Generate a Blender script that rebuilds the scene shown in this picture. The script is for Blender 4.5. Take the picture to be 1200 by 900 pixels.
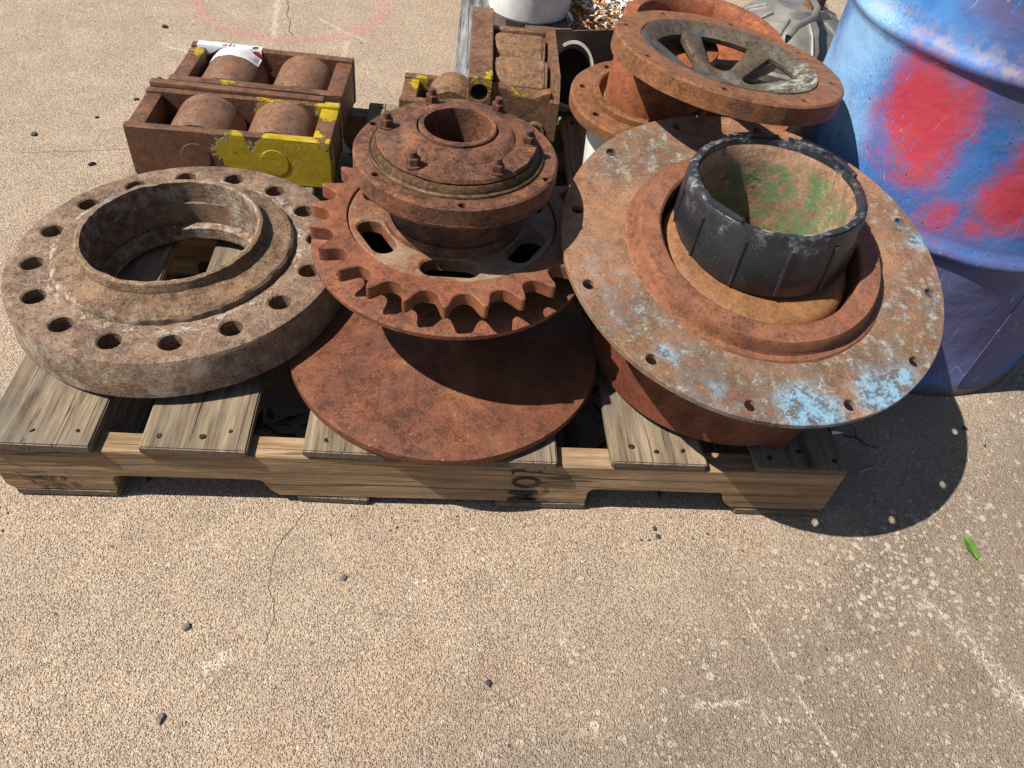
import bpy, bmesh, math, random
from mathutils import Vector, Matrix, noise as mnoise
import numpy as np
random.seed(7)
for o in list(bpy.data.objects): bpy.data.objects.remove(o)
SC = bpy.context.scene; C = SC.collection
PI = math.pi; R = math.radians

# ------------------------------------------------------------------ camera
cam_d = bpy.data.cameras.new('camera'); cam = bpy.data.objects.new('camera', cam_d); C.objects.link(cam)
pitch, roll, yaw = 0.7629702825, 0.1435602784, -0.1386842293
cam.matrix_world = Matrix.Translation((0.60625831, -0.66768169, 0.98286717)) @ (
    Matrix.Rotation(yaw, 4, 'Z') @ Matrix.Rotation(pitch, 4, 'X') @ Matrix.Rotation(roll, 4, 'Z'))
cam_d.sensor_fit = 'HORIZONTAL'; cam_d.sensor_width = 36; cam_d.lens = 27.0
cam_d.clip_start = 0.02; cam_d.clip_end = 600
SC.camera = cam

# ------------------------------------------------------------------ light
SUN = Vector((-0.72, -0.11, 1.0)).normalized()
w = bpy.data.worlds.new('World'); SC.world = w; w.use_nodes = True
nt = w.node_tree; nt.nodes.clear()
sky = nt.nodes.new('ShaderNodeTexSky'); sky.sky_type = 'NISHITA'; sky.sun_disc = False
sky.sun_elevation = math.asin(SUN.z); sky.sun_rotation = math.atan2(SUN.x, SUN.y)
bg = nt.nodes.new('ShaderNodeBackground'); bg.inputs[1].default_value = 0.058
wo = nt.nodes.new('ShaderNodeOutputWorld')
nt.links.new(sky.outputs[0], bg.inputs[0]); nt.links.new(bg.outputs[0], wo.inputs[0])
sd = bpy.data.lights.new('sun', 'SUN'); sd.energy = 5.0; sd.angle = R(0.5); sd.color = (1.0, 0.945, 0.86)
so = bpy.data.objects.new('sun', sd); C.objects.link(so)
so.rotation_euler = (-SUN).to_track_quat('-Z', 'Y').to_euler(); so.location = (-3, -1, 5)
SC.view_settings.view_transform = 'Standard'; SC.view_settings.look = 'None'
SC.view_settings.exposure = 0.82; SC.view_settings.gamma = 1.0

# ------------------------------------------------------------------ materials
class Mat:
    def __init__(s, name):
        s.m = bpy.data.materials.new(name); s.m.use_nodes = True; s.t = s.m.node_tree
        s.t.nodes.clear()
        s.out = s.t.nodes.new('ShaderNodeOutputMaterial'); s.b = s.t.nodes.new('ShaderNodeBsdfPrincipled')
        s.t.links.new(s.b.outputs[0], s.out.inputs[0])
        s.tc = s.t.nodes.new('ShaderNodeTexCoord'); s.co = s.tc.outputs['Object']
        sp = s.t.nodes.new('ShaderNodeSeparateXYZ'); s.L(s.co, sp.inputs[0])
        s.x, s.y, s.z = sp.outputs
    def L(s, a, b):
        if hasattr(a, 'is_output'): s.t.links.new(a, b)
        else:
            if b.type == 'RGBA' and len(a) == 3: a = (*a, 1)
            b.default_value = a
    def noise(s, scale, detail=4, rough=.6, vec=None, dist=0, col=False):
        n = s.t.nodes.new('ShaderNodeTexNoise'); s.L(vec or s.co, n.inputs['Vector'])
        n.inputs['Scale'].default_value = scale; n.inputs['Detail'].default_value = detail
        n.inputs['Roughness'].default_value = rough; n.inputs['Distortion'].default_value = dist
        return n.outputs['Color' if col else 'Fac']
    def vor(s, scale, feature='F1', vec=None, out='Distance', rnd=1):
        n = s.t.nodes.new('ShaderNodeTexVoronoi'); n.feature = feature; s.L(vec or s.co, n.inputs['Vector'])
        n.inputs['Scale'].default_value = scale; n.inputs['Randomness'].default_value = rnd
        return n.outputs[out]
    def math(s, op, a, b=0.0, c=None, clamp=False):
        n = s.t.nodes.new('ShaderNodeMath'); n.operation = op; n.use_clamp = clamp
        s.L(a, n.inputs[0]); s.L(b, n.inputs[1])
        if c is not None: s.L(c, n.inputs[2])
        return n.outputs[0]
    def step(s, v, lo, hi):   # smooth 0..1 between lo and hi
        n = s.t.nodes.new('ShaderNodeMapRange'); n.interpolation_type = 'SMOOTHSTEP'
        s.L(v, n.inputs[0]); n.inputs[1].default_value = lo; n.inputs[2].default_value = hi
        return n.outputs[0]
    def ramp(s, fac, stops):
        n = s.t.nodes.new('ShaderNodeValToRGB'); s.L(fac, n.inputs[0]); cr = n.color_ramp
        while len(cr.elements) < len(stops): cr.elements.new(.5)
        for e, (p, c) in zip(cr.elements, stops): e.position = p; e.color = (*c, 1)
        return n.outputs[0]
    def mix(s, fac, a, b, mode='MIX'):
        n = s.t.nodes.new('ShaderNodeMix'); n.data_type = 'RGBA'; n.blend_type = mode
        s.L(fac, n.inputs[0]); s.L(a, n.inputs[6]); s.L(b, n.inputs[7]); return n.outputs[2]
    def vecmul(s, v, vec=None, add=None):
        n = s.t.nodes.new('ShaderNodeMapping'); s.L(vec or s.co, n.inputs[0]); n.inputs['Scale'].default_value = v
        if add: n.inputs['Location'].default_value = add
        return n.outputs[0]
    def warp(s, amount, scale, vec=None):
        v = vec or s.co
        n = s.noise(scale, 3, .6, v, col=True)
        a = s.t.nodes.new('ShaderNodeVectorMath'); a.operation = 'SUBTRACT'; s.L(n, a.inputs[0]); a.inputs[1].default_value = (.5, .5, .5)
        b = s.t.nodes.new('ShaderNodeVectorMath'); b.operation = 'SCALE'; s.L(a.outputs[0], b.inputs[0]); b.inputs['Scale'].default_value = amount
        c = s.t.nodes.new('ShaderNodeVectorMath'); c.operation = 'ADD'; s.L(v, c.inputs[0]); s.L(b.outputs[0], c.inputs[1])
        return c.outputs[0]
    def dist(s, p, vec=None, scale=(1, 1, 1)):
        v = s.vecmul(scale, vec) if scale != (1, 1, 1) else (vec or s.co)
        n = s.t.nodes.new('ShaderNodeVectorMath'); n.operation = 'DISTANCE'; s.L(v, n.inputs[0])
        n.inputs[1].default_value = tuple(a * b for a, b in zip(p, scale)); return n.outputs['Value']
    def radial(s, cx=0., cy=0.):
        a = s.math('SUBTRACT', s.x, cx); b = s.math('SUBTRACT', s.y, cy)
        return s.math('SQRT', s.math('ADD', s.math('MULTIPLY', a, a), s.math('MULTIPLY', b, b)))
    def blobs(s, pts, soft=.03, namt=.06, nscale=25, vec=None, detail=6):
        """union of noisy blobs: pts = [(center, radius)] -> 0..1"""
        nz = s.math('MULTIPLY', s.math('SUBTRACT', s.noise(nscale, detail, .7), .5), namt * 2)
        tot = None
        for p, r in pts:
            m = s.step(s.math('ADD', s.math('SUBTRACT', r, s.dist(p, vec)), nz), -soft, soft)
            tot = m if tot is None else s.math('MAXIMUM', tot, m)
        return tot
    def normal(s, height, dist=.002, strength=1.0, prev=None):
        n = s.t.nodes.new('ShaderNodeBump'); n.inputs['Strength'].default_value = strength
        n.inputs['Distance'].default_value = dist; s.L(height, n.inputs['Height'])
        if prev is not None: s.L(prev, n.inputs['Normal'])
        return n.outputs[0]
    def finish(s, col, rough=.85, metal=0.0, normal=None, spec=.3):
        s.L(col, s.b.inputs['Base Color']); s.L(rough, s.b.inputs['Roughness']); s.L(metal, s.b.inputs['Metallic'])
        s.b.inputs['Specular IOR Level'].default_value = spec
        if normal is not None: s.L(normal, s.b.inputs['Normal'])
        return s.m

def rust(name, dark, mid, light, fine=260, coarse=16, rough=.66, bump=.0012, speck=None, over=None, contrast=1.0, grime=None, spec=.42, fl_=.15, tint=(.76, .585, .44)):
    m = Mat(name); dark, mid, light = [(c[0] * tint[0], c[1] * tint[1], c[2] * tint[2]) for c in (dark, mid, light)]
    n1 = m.noise(coarse, 7, .7); n2 = m.noise(fine * 1.6, 5, .8); n3 = m.noise(coarse * 4.5, 7, .78)
    f = m.math('ADD', m.math('MULTIPLY', n1, .30), m.math('ADD', m.math('MULTIPLY', n2, .36), m.math('MULTIPLY', n3, .34)))
    k = .082 / contrast
    col = m.ramp(f, [(.5 - k, dark), (.5 - .1 * k, mid), (.5 + k, light)])
    # scattered pits and crusts
    pit = m.step(m.noise(fine * .9, 3, .6), .60, .72)
    col = m.mix(m.math('MULTIPLY', pit, .6), col, tuple(c * .4 for c in dark))
    flake = m.step(m.noise(coarse * 3.4, 10, .84), .53, .585)
    col = m.mix(m.math('MULTIPLY', flake, fl_), col, tuple(c * .75 for c in dark))
    bright = m.step(m.noise(fine * .5, 6, .85), .57, .68)
    col = m.mix(m.math('MULTIPLY', bright, .4), col, tuple(min(1, c * 1.35) for c in light))
    if grime:
        gm = m.step(m.noise(coarse * .6, 5, .7), .5, .68)
        col = m.mix(m.math('MULTIPLY', gm, grime[1]), col, grime[0])
    if speck:
        sp = m.step(m.vor(speck[1]), speck[2], speck[2] * .45)
        sm = m.math('MULTIPLY', sp, m.step(m.noise(speck[1] * .23, 2), .5, .6))
        col = m.mix(sm, col, speck[0])
    h = m.math('ADD', m.math('MULTIPLY', n2, .7), m.math('ADD', m.math('MULTIPLY', n3, .8), m.math('ADD', m.math('MULTIPLY', pit, -.5), m.math('MULTIPLY', flake, -1.5 * fl_))))
    rg = m.math('SUBTRACT', rough + .06, m.math('MULTIPLY', n3, .34))
    if over:
        col, h, rg = over(m, col, h, rg)
    return m.finish(col, rg, 0.0, m.normal(h, bump * 3.0, .95), spec)

def plain(name, col, rough=.6, metal=0., var=.25, scale=30, bump=.0005, spec=.4):
    m = Mat(name); n = m.noise(scale, 6, .65)
    c = m.ramp(n, [(.3, tuple(x * (1 - var) for x in col)), (.7, tuple(min(1, x * (1 + var)) for x in col))])
    return m.finish(c, rough, metal, m.normal(m.noise(scale * 6, 4), bump, .6), spec)

def wood(name, axis, dark, mid, light, band=55., grey=None, stain=.5):
    m = Mat(name)
    oi = m.t.nodes.new('ShaderNodeObjectInfo')
    off = m.t.nodes.new('ShaderNodeVectorMath'); off.operation = 'SCALE'; off.inputs[0].default_value = (7.3, 11.1, 5.7); m.L(oi.outputs['Random'], off.inputs['Scale'])
    ad = m.t.nodes.new('ShaderNodeVectorMath'); ad.operation = 'ADD'; m.L(m.co, ad.inputs[0]); m.L(off.outputs[0], ad.inputs[1])
    base = ad.outputs[0]
    st = {'x': (.06, 1, 1), 'y': (1, .06, 1)}[axis]
    v = m.vecmul(st, base)
    wv = m.warp(.035, 14, v)
    g1 = m.noise(band * 1.1, 3, .5, wv); g2 = m.noise(band * 5, 4, .65, v); g3 = m.noise(7, 4, .6, base)
    f = m.math('ADD', m.math('MULTIPLY', g1, .5), m.math('ADD', m.math('MULTIPLY', g2, .3), m.math('MULTIPLY', g3, .2)))
    col = m.ramp(f, [(.36, dark), (.5, mid), (.62, light)])
    # long drying cracks
    cr = m.step(m.math('ABSOLUTE', m.math('SUBTRACT', m.noise(band * .45, 2, .4, m.vecmul((.35 if axis == 'x' else 1, .35 if axis == 'y' else 1, 1), wv)), .5)), .012, .0)
    cr = m.math('MULTIPLY', cr, m.step(g3, .42, .58))
    col = m.mix(m.math('MULTIPLY', cr, .85), col, (.03, .022, .015))
    if grey:
        col = m.mix(m.math('MULTIPLY', m.step(m.noise(9, 5, .7, base), .4, .68), stain), col, grey)
    geo = m.t.nodes.new('ShaderNodeNewGeometry'); se = m.t.nodes.new('ShaderNodeSeparateXYZ'); m.L(geo.outputs['True Normal'], se.inputs[0])
    endg = m.step(m.math('ABSOLUTE', se.outputs[0 if axis == 'x' else 1]), .8, .95)
    if axis == 'y': col = m.mix(m.math('MULTIPLY', endg, .8), col, m.mix(m.noise(240, 4, .8), (.03, .022, .016), (.19, .15, .11)))
    spot = m.step(m.noise(30, 6, .8, v), .56, .70)
    col = m.mix(m.math('MULTIPLY', spot, .55), col, (.06, .042, .028))
    h = m.math('SUBTRACT', m.math('ADD', m.math('MULTIPLY', g1, .6), m.math('MULTIPLY', g2, .5)), m.math('MULTIPLY', cr, .9))
    return m.finish(col, .9, 0, m.normal(h, .0035, .9), .15)

# ------------------------------------------------------------------ mesh helpers
def link(name, me, mat, parent=None):
    o = bpy.data.objects.new(name, me); C.objects.link(o)
    if mat is not None:
        for mm in (mat if isinstance(mat, (list, tuple)) else [mat]): me.materials.append(mm)
    if parent is not None: o.parent = parent
    return o
def obj(name, bm, mat, parent=None, sharp=32, smooth=True, dz=0.0, dxy=(0, 0)):
    if dz or dxy != (0, 0): bmesh.ops.translate(bm, vec=(dxy[0], dxy[1], dz), verts=bm.verts)
    me = bpy.data.meshes.new(name); bmesh.ops.recalc_face_normals(bm, faces=bm.faces)
    bm.to_mesh(me); bm.free()
    if smooth:
        me.polygons.foreach_set('use_smooth', [True] * len(me.polygons))
        me.set_sharp_from_angle(angle=R(sharp))
    return link(name, me, mat, parent)
def tag(o, label, cat, group=None, kind=None):
    o['label'] = label; o['category'] = cat
    if group: o['group'] = group
    if kind: o['kind'] = kind
    return o
def thing(name, label, cat, loc=(0, 0, 0), rot=(0, 0, 0), group=None):
    o = bpy.data.objects.new(name, None); C.objects.link(o); o.empty_display_size = .05
    o.location = loc; o.rotation_euler = rot; return tag(o, label, cat, group)
def jitter(bm, amp, scale, verts=None, seed=0.):
    for v in (verts or bm.verts):
        d = mnoise.noise_vector(v.co * scale + Vector((seed, seed * 1.7, seed * .3))); v.co += d * amp
    return bm
def box(bm, lo, hi, bev=0., mi=0):
    x0, y0, z0 = lo; x1, y1, z1 = hi
    vs = [bm.verts.new(p) for p in ((x0, y0, z0), (x1, y0, z0), (x1, y1, z0), (x0, y1, z0), (x0, y0, z1), (x1, y0, z1), (x1, y1, z1), (x0, y1, z1))]
    fs = [bm.faces.new([vs[i] for i in f]) for f in ((3, 2, 1, 0), (4, 5, 6, 7), (0, 1, 5, 4), (1, 2, 6, 5), (2, 3, 7, 6), (3, 0, 4, 7))]
    if bev:
        es = list({e for f in fs for e in f.edges})
        bmesh.ops.bevel(bm, geom=es, offset=bev, segments=2, affect='EDGES', profile=.5)
    return bm
def nbox(lo, hi, bev=0.): return box(bmesh.new(), lo, hi, bev)
def lathe(profile, seg=96, closed=False, bm=None, rim=None, a0=0., a1=2 * PI):
    """profile: [(r,z)]; rim(a, i, r, z)->(r,z) modifies points"""
    bm = bm or bmesh.new(); full = abs(a1 - a0 - 2 * PI) < 1e-6
    n = seg if full else seg + 1; cols = []
    for k in range(n):
        a = a0 + (a1 - a0) * k / seg; row = []
        for i, (r, z) in enumerate(profile):
            if rim: r, z = rim(a, i, r, z)
            row.append(bm.verts.new((r * math.cos(a), r * math.sin(a), z)))
        cols.append(row)
    m = len(profile)
    for k in range(seg):
        A, B = cols[k], cols[(k + 1) % n]
        for i in range(m if closed else m - 1):
            j = (i + 1) % m
            if profile[i][0] < 1e-6 and profile[j][0] < 1e-6: continue
            bm.faces.new([A[i], B[i], B[j], A[j]])
    if profile[0][0] < 1e-6 or profile[-1][0] < 1e-6:
        bmesh.ops.remove_doubles(bm, verts=bm.verts, dist=1e-6)
    return bm
def cyl(bm, c, r, h, axis='z', seg=24, r2=None, bev=0.):
    """solid cylinder from c along axis for length h, small edge bevel"""
    b2 = bmesh.new(); r2 = r if r2 is None else r2
    p = [(0, 0), (r - bev, 0), (r, bev), (r2, h - bev), (r2 - bev, h), (0, h)] if bev else [(0, 0), (r, 0), (r2, h), (0, h)]
    lathe(p, seg, bm=b2)
    Mx = {'z': Matrix.Identity(4), 'x': Matrix.Rotation(PI / 2, 4, 'Y'), 'y': Matrix.Rotation(-PI / 2, 4, 'X')}[axis]
    b2.transform(Matrix.Translation(c) @ Mx); merge(bm, b2); return bm
def merge(bm, b2):
    me = bpy.data.meshes.new('tmp'); b2.to_mesh(me); b2.free(); bm.from_mesh(me); bpy.data.meshes.remove(me); return bm
def circle(r, n, c=(0, 0), ph=0.): return [(c[0] + r * math.cos(ph + 2 * PI * i / n), c[1] + r * math.sin(ph + 2 * PI * i / n)) for i in range(n)]
def offset(loop, d):
    n = len(loop); out = []
    area = sum(loop[i][0] * loop[(i + 1) % n][1] - loop[(i + 1) % n][0] * loop[i][1] for i in range(n))
    sgn = 1 if area > 0 else -1
    for i in range(n):
        a, b, c = Vector(loop[i - 1]), Vector(loop[i]), Vector(loop[(i + 1) % n])
        t = (b - a).normalized() + (c - b).normalized()
        t = t.normalized() if t.length > 1e-6 else (c - b).normalized()
        out.append((b.x - sgn * t.y * d, b.y + sgn * t.x * d))   # positive d = inward
    return out
def plate(outer, holes, z0, z1, ch=.0015, outch=None, side=0., holech=None):
    """flat plate with real through holes, chamfered top edges"""
    bm = bmesh.new(); oc = ch if outch is None else outch; hc = ch if holech is None else holech
    def ring(loop, z): return [bm.verts.new((p[0], p[1], z)) for p in loop]
    def strip(a, b):
        for i in range(len(a)): bm.faces.new([a[i], a[(i + 1) % len(a)], b[(i + 1) % len(b)], b[i]])
    tops, bots = [], []
    for k, lp in enumerate([outer] + list(holes)):
        c = oc if k == 0 else hc
        ins = c if k == 0 else -c
        t = ring(offset(lp, ins), z1); m_ = ring(lp, z1 - c); b = ring(offset(lp, -side) if (k == 0 and side) else lp, z0)
        if k == 0 and c > .004:
            mid = ring(offset(lp, c * .3), z1 - c * .3); strip(t, mid); strip(mid, m_)
        else: strip(t, m_)
        strip(m_, b); tops.append(t); bots.append(b)
    for loops in (tops, bots):
        es = []
        for lp in loops:
            for i in range(len(lp)):
                e = bm.edges.get((lp[i], lp[(i + 1) % len(lp)])) or bm.edges.new((lp[i], lp[(i + 1) % len(lp)])); es.append(e)
        bmesh.ops.triangle_fill(bm, use_beauty=True, use_dissolve=False, edges=es)
    return bm
def extrude_poly(loop, axis_from, axis_to, mapf):
    """loop 2D polygon extruded; mapf(u,v,w)->xyz"""
    bm = bmesh.new(); a = [bm.verts.new(mapf(u, v, axis_from)) for u, v in loop]; b = [bm.verts.new(mapf(u, v, axis_to)) for u, v in loop]
    bm.faces.new(a[::-1]); bm.faces.new(b)
    for i in range(len(a)): bm.faces.new([a[i], a[(i + 1) % len(a)], b[(i + 1) % len(b)], b[i]])
    return bm
def tube(path, r, seg=10, bm=None, cap=True):
    bm = bm or bmesh.new(); rings = []; P = [Vector(p) for p in path]; up = Vector((0, 0, 1))
    for i, p in enumerate(P):
        t = (P[min(i + 1, len(P) - 1)] - P[max(i - 1, 0)]).normalized()
        u = t.cross(up if abs(t.z) < .95 else Vector((1, 0, 0))).normalized(); v = t.cross(u)
        rr = r[i] if isinstance(r, (list, tuple)) else r
        rings.append([bm.verts.new(p + (u * math.cos(2 * PI * k / seg) + v * math.sin(2 * PI * k / seg)) * rr) for k in range(seg)])
    for A, B in zip(rings, rings[1:]):
        for k in range(seg): bm.faces.new([A[k], A[(k + 1) % seg], B[(k + 1) % seg], B[k]])
    if cap: bm.faces.new(rings[0][::-1]); bm.faces.new(rings[-1])
    return bm
def text_mesh(name, txt, size, mat, parent, M4, extr=.0002, align='LEFT', sx=1.0, bold=0.):
    cu = bpy.data.curves.new('lettering', 'FONT'); cu.body = txt; cu.size = size; cu.extrude = extr; cu.align_x = align; cu.offset = bold
    cu.resolution_u = 3
    t = bpy.data.objects.new('lettering', cu); C.objects.link(t); bpy.context.view_layer.update()
    me = bpy.data.meshes.new_from_object(t.evaluated_get(bpy.context.evaluated_depsgraph_get())); bpy.data.objects.remove(t); bpy.data.curves.remove(cu)
    me.transform(M4 @ Matrix.Diagonal((sx, 1, 1, 1)))
    o = link(name, me, mat, parent); return o

# ------------------------------------------------------------------ material set
def lf_over(m, col, h, rough):
    r = m.radial()
    # grey mineral scale round the boss and on the lower side wall
    ring = m.math('MULTIPLY', m.step(m.math('ABSOLUTE', m.math('SUBTRACT', r, .186)), .022, .0), m.step(m.noise(38, 5, .75), .50, .62))
    col = m.mix(m.math('MULTIPLY', ring, .8), col, (.50, .45, .38))
    side = m.math('MULTIPLY', m.step(r, .249, .253), m.step(m.noise(30, 6, .75), .46, .6))
    col = m.mix(m.math('MULTIPLY', side, .55), col, (.36, .31, .25))
    # worn spot-facing rings round each bolt hole
    a = m.math('ARCTAN2', m.y, m.x); k = m.math('MULTIPLY', m.math('ADD', a, R(101.3)), 16 / (2 * PI))
    fr = m.math('MULTIPLY', m.math('SUBTRACT', m.math('FRACT', m.math('ADD', k, .5)), .5), 2 * PI / 16 * .2116)
    dr = m.math('SUBTRACT', r, .2116)
    d = m.math('SQRT', m.math('ADD', m.math('MULTIPLY', fr, fr), m.math('MULTIPLY', dr, dr)))
    sf = m.math('MULTIPLY', m.step(d, .0285, .0265), m.step(m.z, .066, .069))
    tone = m.mix(m.noise(60, 5, .7), (.30, .165, .095), (.36, .27, .19))
    col = m.mix(m.math('MULTIPLY', sf, .5), col, tone)
    lines = m.math('MULTIPLY', m.math('MULTIPLY', m.math('SINE', m.math('MULTIPLY', d, 2200)), .35), sf)
    h = m.math('ADD', m.math('SUBTRACT', h, m.math('MULTIPLY', sf, .5)), lines)
    # fine scratches
    sc = m.step(m.math('ABSOLUTE', m.math('SUBTRACT', m.noise(30, 2, .5, m.vecmul((1.5, .4, 1), m.warp(.1, 8))), .5)), .012, .0)
    col = m.mix(m.math('MULTIPLY', sc, .25), col, (.42, .36, .30))
    return col, h, rough
M_LF = rust('weathered_forged_steel', (.075, .048, .034), (.195, .135, .098), (.33, .25, .19), fine=190, coarse=11, fl_=.12, contrast=1.1, tint=(.86, .755, .64), over=lf_over, bump=.0011, grime=((.22, .12, .07), .4))
def neck_over(m, col, h, rough):
    inner = m.math('MULTIPLY', m.step(m.radial(-.005, .004), .1345, .1315), m.step(m.noise(55, 5, .75), .45, .60))
    col = m.mix(m.math('MULTIPLY', inner, .72), col, (.38, .34, .29))
    base = m.math('MULTIPLY', m.step(m.math('ABSOLUTE', m.math('SUBTRACT', m.radial(), .182)), .012, 0.), m.step(m.noise(40, 5, .75), .45, .58))
    col = m.mix(m.math('MULTIPLY', base, .8), col, (.52, .46, .38))
    top = m.math('MULTIPLY', m.step(m.z, .097, .1015), m.step(m.noise(45, 5, .7), .35, .6))
    col = m.mix(m.math('MULTIPLY', top, .6), col, (.34, .21, .12))
    ly = m.math('MULTIPLY', m.noise(80, 4, .6, m.vecmul((.15, .15, 3))), .8)
    return col, m.math('ADD', h, ly), rough
M_NECK = rust('rusty_weld_neck_steel', (.075, .046, .03), (.19, .125, .082), (.32, .225, .15), fine=150, coarse=13, tint=(.90, .81, .69), over=neck_over, bump=.0016, grime=((.27, .15, .075), .6))
M_RED = rust('red_brown_rust', (.07, .028, .017), (.15, .056, .029), (.245, .10, .046), fine=330, coarse=10, fl_=.16, speck=((.55, .34, .18), 120, .13), bump=.0006, grime=((.27, .115, .045), .45))
M_SPR = rust('brown_rust', (.10, .042, .025), (.215, .088, .047), (.33, .145, .075), fine=240, coarse=14, bump=.0006, grime=((.24, .155, .10), .22), contrast=1.15)
M_HUB = rust('dark_scaly_rust', (.06, .031, .021), (.165, .080, .048), (.31, .145, .075), fine=210, coarse=14, bump=.001, grime=((.15, .10, .072), .3), contrast=1.2)
def web_over(m, col, h, rough):
    g = m.math('MULTIPLY', m.step(m.noise(9, 5, .7), .42, .62), .8)
    return m.mix(g, col, (.27, .20, .13)), h, rough
M_WEB = rust('worn_tan_rust', (.11, .055, .034), (.23, .115, .066), (.36, .21, .125), fine=260, coarse=12, bump=.0006, over=web_over)
M_BRONZE = rust('worn_bronze_band', (.03, .02, .012), (.085, .055, .028), (.20, .135, .065), fine=120, coarse=24, bump=.0005, rough=.55, spec=.4)
def rf_over(m, col, h, rough):
    fl = m.noise(48, 10, .88)
    white = m.blobs([((-.117, -.207, 0), .05), ((-.183, -.139, 0), .045), ((-.135, .188, 0), .05), ((-.186, .15, 0), .035), ((.233, -.113, 0), .04), ((.245, -.04, 0), .03), ((.258, .063, 0), .03), ((.0, -.235, 0), .04), ((.14, -.17, 0), .05), ((.05, -.20, 0), .035), ((.20, -.16, 0), .05), ((.25, -.08, 0), .05), ((.19, -.10, 0), .03), ((.24, .10, 0), .03), ((-.05, -.25, 0), .04)], .06, .05, 22)
    wm = m.math('MULTIPLY', white, m.step(fl, .43, .58))
    col = m.mix(m.math('MULTIPLY', wm, .9), col, m.mix(m.step(m.noise(20, 4, .6), .4, .6), (.40, .37, .26), (.36, .40, .39)))
    blue = m.blobs([((.022, -.254, 0), .035), ((.055, -.262, 0), .022), ((.135, -.222, 0), .036), ((.165, -.200, 0), .02), ((-.15, -.185, 0), .006), ((-.088, -.235, 0), .006), ((.262, .05, 0), .012)], .018, .03, 35)
    bm_ = m.math('MULTIPLY', blue, m.step(fl, .38, .50))
    col = m.mix(m.math('MULTIPLY', bm_, .95), col, m.mix(m.noise(60, 4, .7), (.10, .25, .38), (.24, .38, .46)))
    grey = m.blobs([((-.234, -.1, 0), .05), ((-.242, -.036, 0), .03), ((-.10, -.235, 0), .05)], .04, .05, 20)
    col = m.mix(m.math('MULTIPLY', m.math('MULTIPLY', grey, m.step(fl, .44, .58)), .6), col, (.17, .17, .17))
    h = m.math('ADD', h, m.math('MULTIPLY', m.math('MAXIMUM', wm, bm_), 1.1))
    return col, h, rough
M_RF = rust('flaking_painted_rust', (.115, .058, .034), (.275, .14, .078), (.43, .26, .155), fine=300, coarse=9, bump=.0007, over=rf_over, contrast=1.0, fl_=.08, tint=(.80, .73, .63), grime=((.24, .105, .055), .55))
M_RFRING = rust('ring_rust', (.11, .053, .034), (.225, .105, .063), (.33, .165, .095), fine=240, coarse=12, bump=.0006, grime=((.17, .09, .07), .5))
M_TAN = rust('tan_rust', (.15, .085, .042), (.26, .145, .066), (.36, .21, .095), fine=300, coarse=12, bump=.0004, fl_=.12)
M_BASE = rust('oxide_red_rust', (.075, .025, .014), (.165, .052, .026), (.25, .09, .045), fine=260, coarse=8, bump=.0005, grime=((.12, .06, .04), .4))
M_ORG = rust('orange_rust', (.095, .045, .022), (.225, .108, .047), (.37, .195, .085), fine=250, coarse=14, bump=.0008, grime=((.17, .085, .05), .5))
M_ORG2 = rust('bright_orange_rust', (.16, .055, .028), (.33, .125, .055), (.46, .20, .095), fine=260, coarse=14, bump=.0007)
def spoke_over(m, col, h, rough):
    g = m.step(m.noise(16, 6, .75), .46, .62)
    col = m.mix(m.math('MULTIPLY', g, .8), col, (.075, .08, .085))
    l = m.blobs([((.12, -.03, -.01), .05), ((.10, -.06, -.02), .035)], .03, .04, 40)
    col = m.mix(m.math('MULTIPLY', m.math('MULTIPLY', l, m.step(m.noise(70, 5, .8), .45, .6)), .9), col, (.30, .32, .26))
    return col, h, rough
M_SPOKE = rust('grey_green_spokes', (.036, .033, .026), (.085, .074, .052), (.17, .145, .095), fine=180, coarse=14, bump=.0006, over=spoke_over, rough=.65)
def skate_over(extra):
    def f(m, col, h, rough):
        y = m.blobs(extra, .004, .055, 24)
        chip = m.step(m.noise(75, 4, .7), .28, .34)
        k = m.math('MULTIPLY', y, chip)
        paint = m.mix(m.noise(50, 4, .7), (.30, .20, .007), (.48, .345, .014))
        gr = m.noise(90, 5, .6)
        return m.mix(k, col, paint), m.math('ADD', m.math('ADD', h, m.math('MULTIPLY', k, .8)), m.math('MULTIPLY', m.math('MULTIPLY', k, m.noise(18, 3)), 1.5)), m.math('SUBTRACT', rough, m.math('MULTIPLY', k, .4))
    return f
SK = dict(dark=(.06, .032, .022), mid=(.15, .078, .045), light=(.25, .14, .08), fine=240, coarse=13, bump=.0007)
M_SK1 = rust('rust_with_yellow_paint', **SK, over=skate_over([((.20, -.08, .062), .04), ((.25, -.08, .045), .05), ((.30, -.08, .06), .07), ((.335, -.08, .02), .07), ((.24, -.08, -.0), .04), ((.362, .04, .10), .032), ((.345, .065, .10), .03), ((.372, -.075, .10), .013), ((.30, -.08, .10), .012), ((.235, .075, .075), .035), ((.31, .08, .08), .02)]))
M_SK2 = rust('brown_skate_rust', **SK, over=skate_over([((.02, .05, .10), .018), ((.115, -.08, .10), .012)]))
M_SK3 = rust('orange_brown_rust', (.075, .04, .022), (.19, .105, .052), (.32, .19, .10), fine=200, coarse=18, bump=.001, grime=((.10, .065, .045), .5), over=skate_over([((.0, -.078, .10), .0), ((-.205, .04, .1), .018), ((.035, .03, .10), .026), ((.07, -.06, .10), .018)]))
M_SK4 = rust('scarred_orange_rust', (.075, .045, .03), (.20, .115, .062), (.33, .205, .125), fine=180, coarse=20, bump=.0012, grime=((.11, .085, .07), .55), over=skate_over([((.008, -.03, .115), .02), ((.008, -.012, .115), .012), ((.008, .045, .115), .018), ((.37, .05, .12), .03)]))
def roll_over(m, col, h, rough):
    l = m.step(m.noise(50, 4, .7, m.vecmul((3, .25, 3))), .5, .7)
    return m.mix(m.math('MULTIPLY', l, .5), col, (.17, .135, .115)), h, rough
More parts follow.
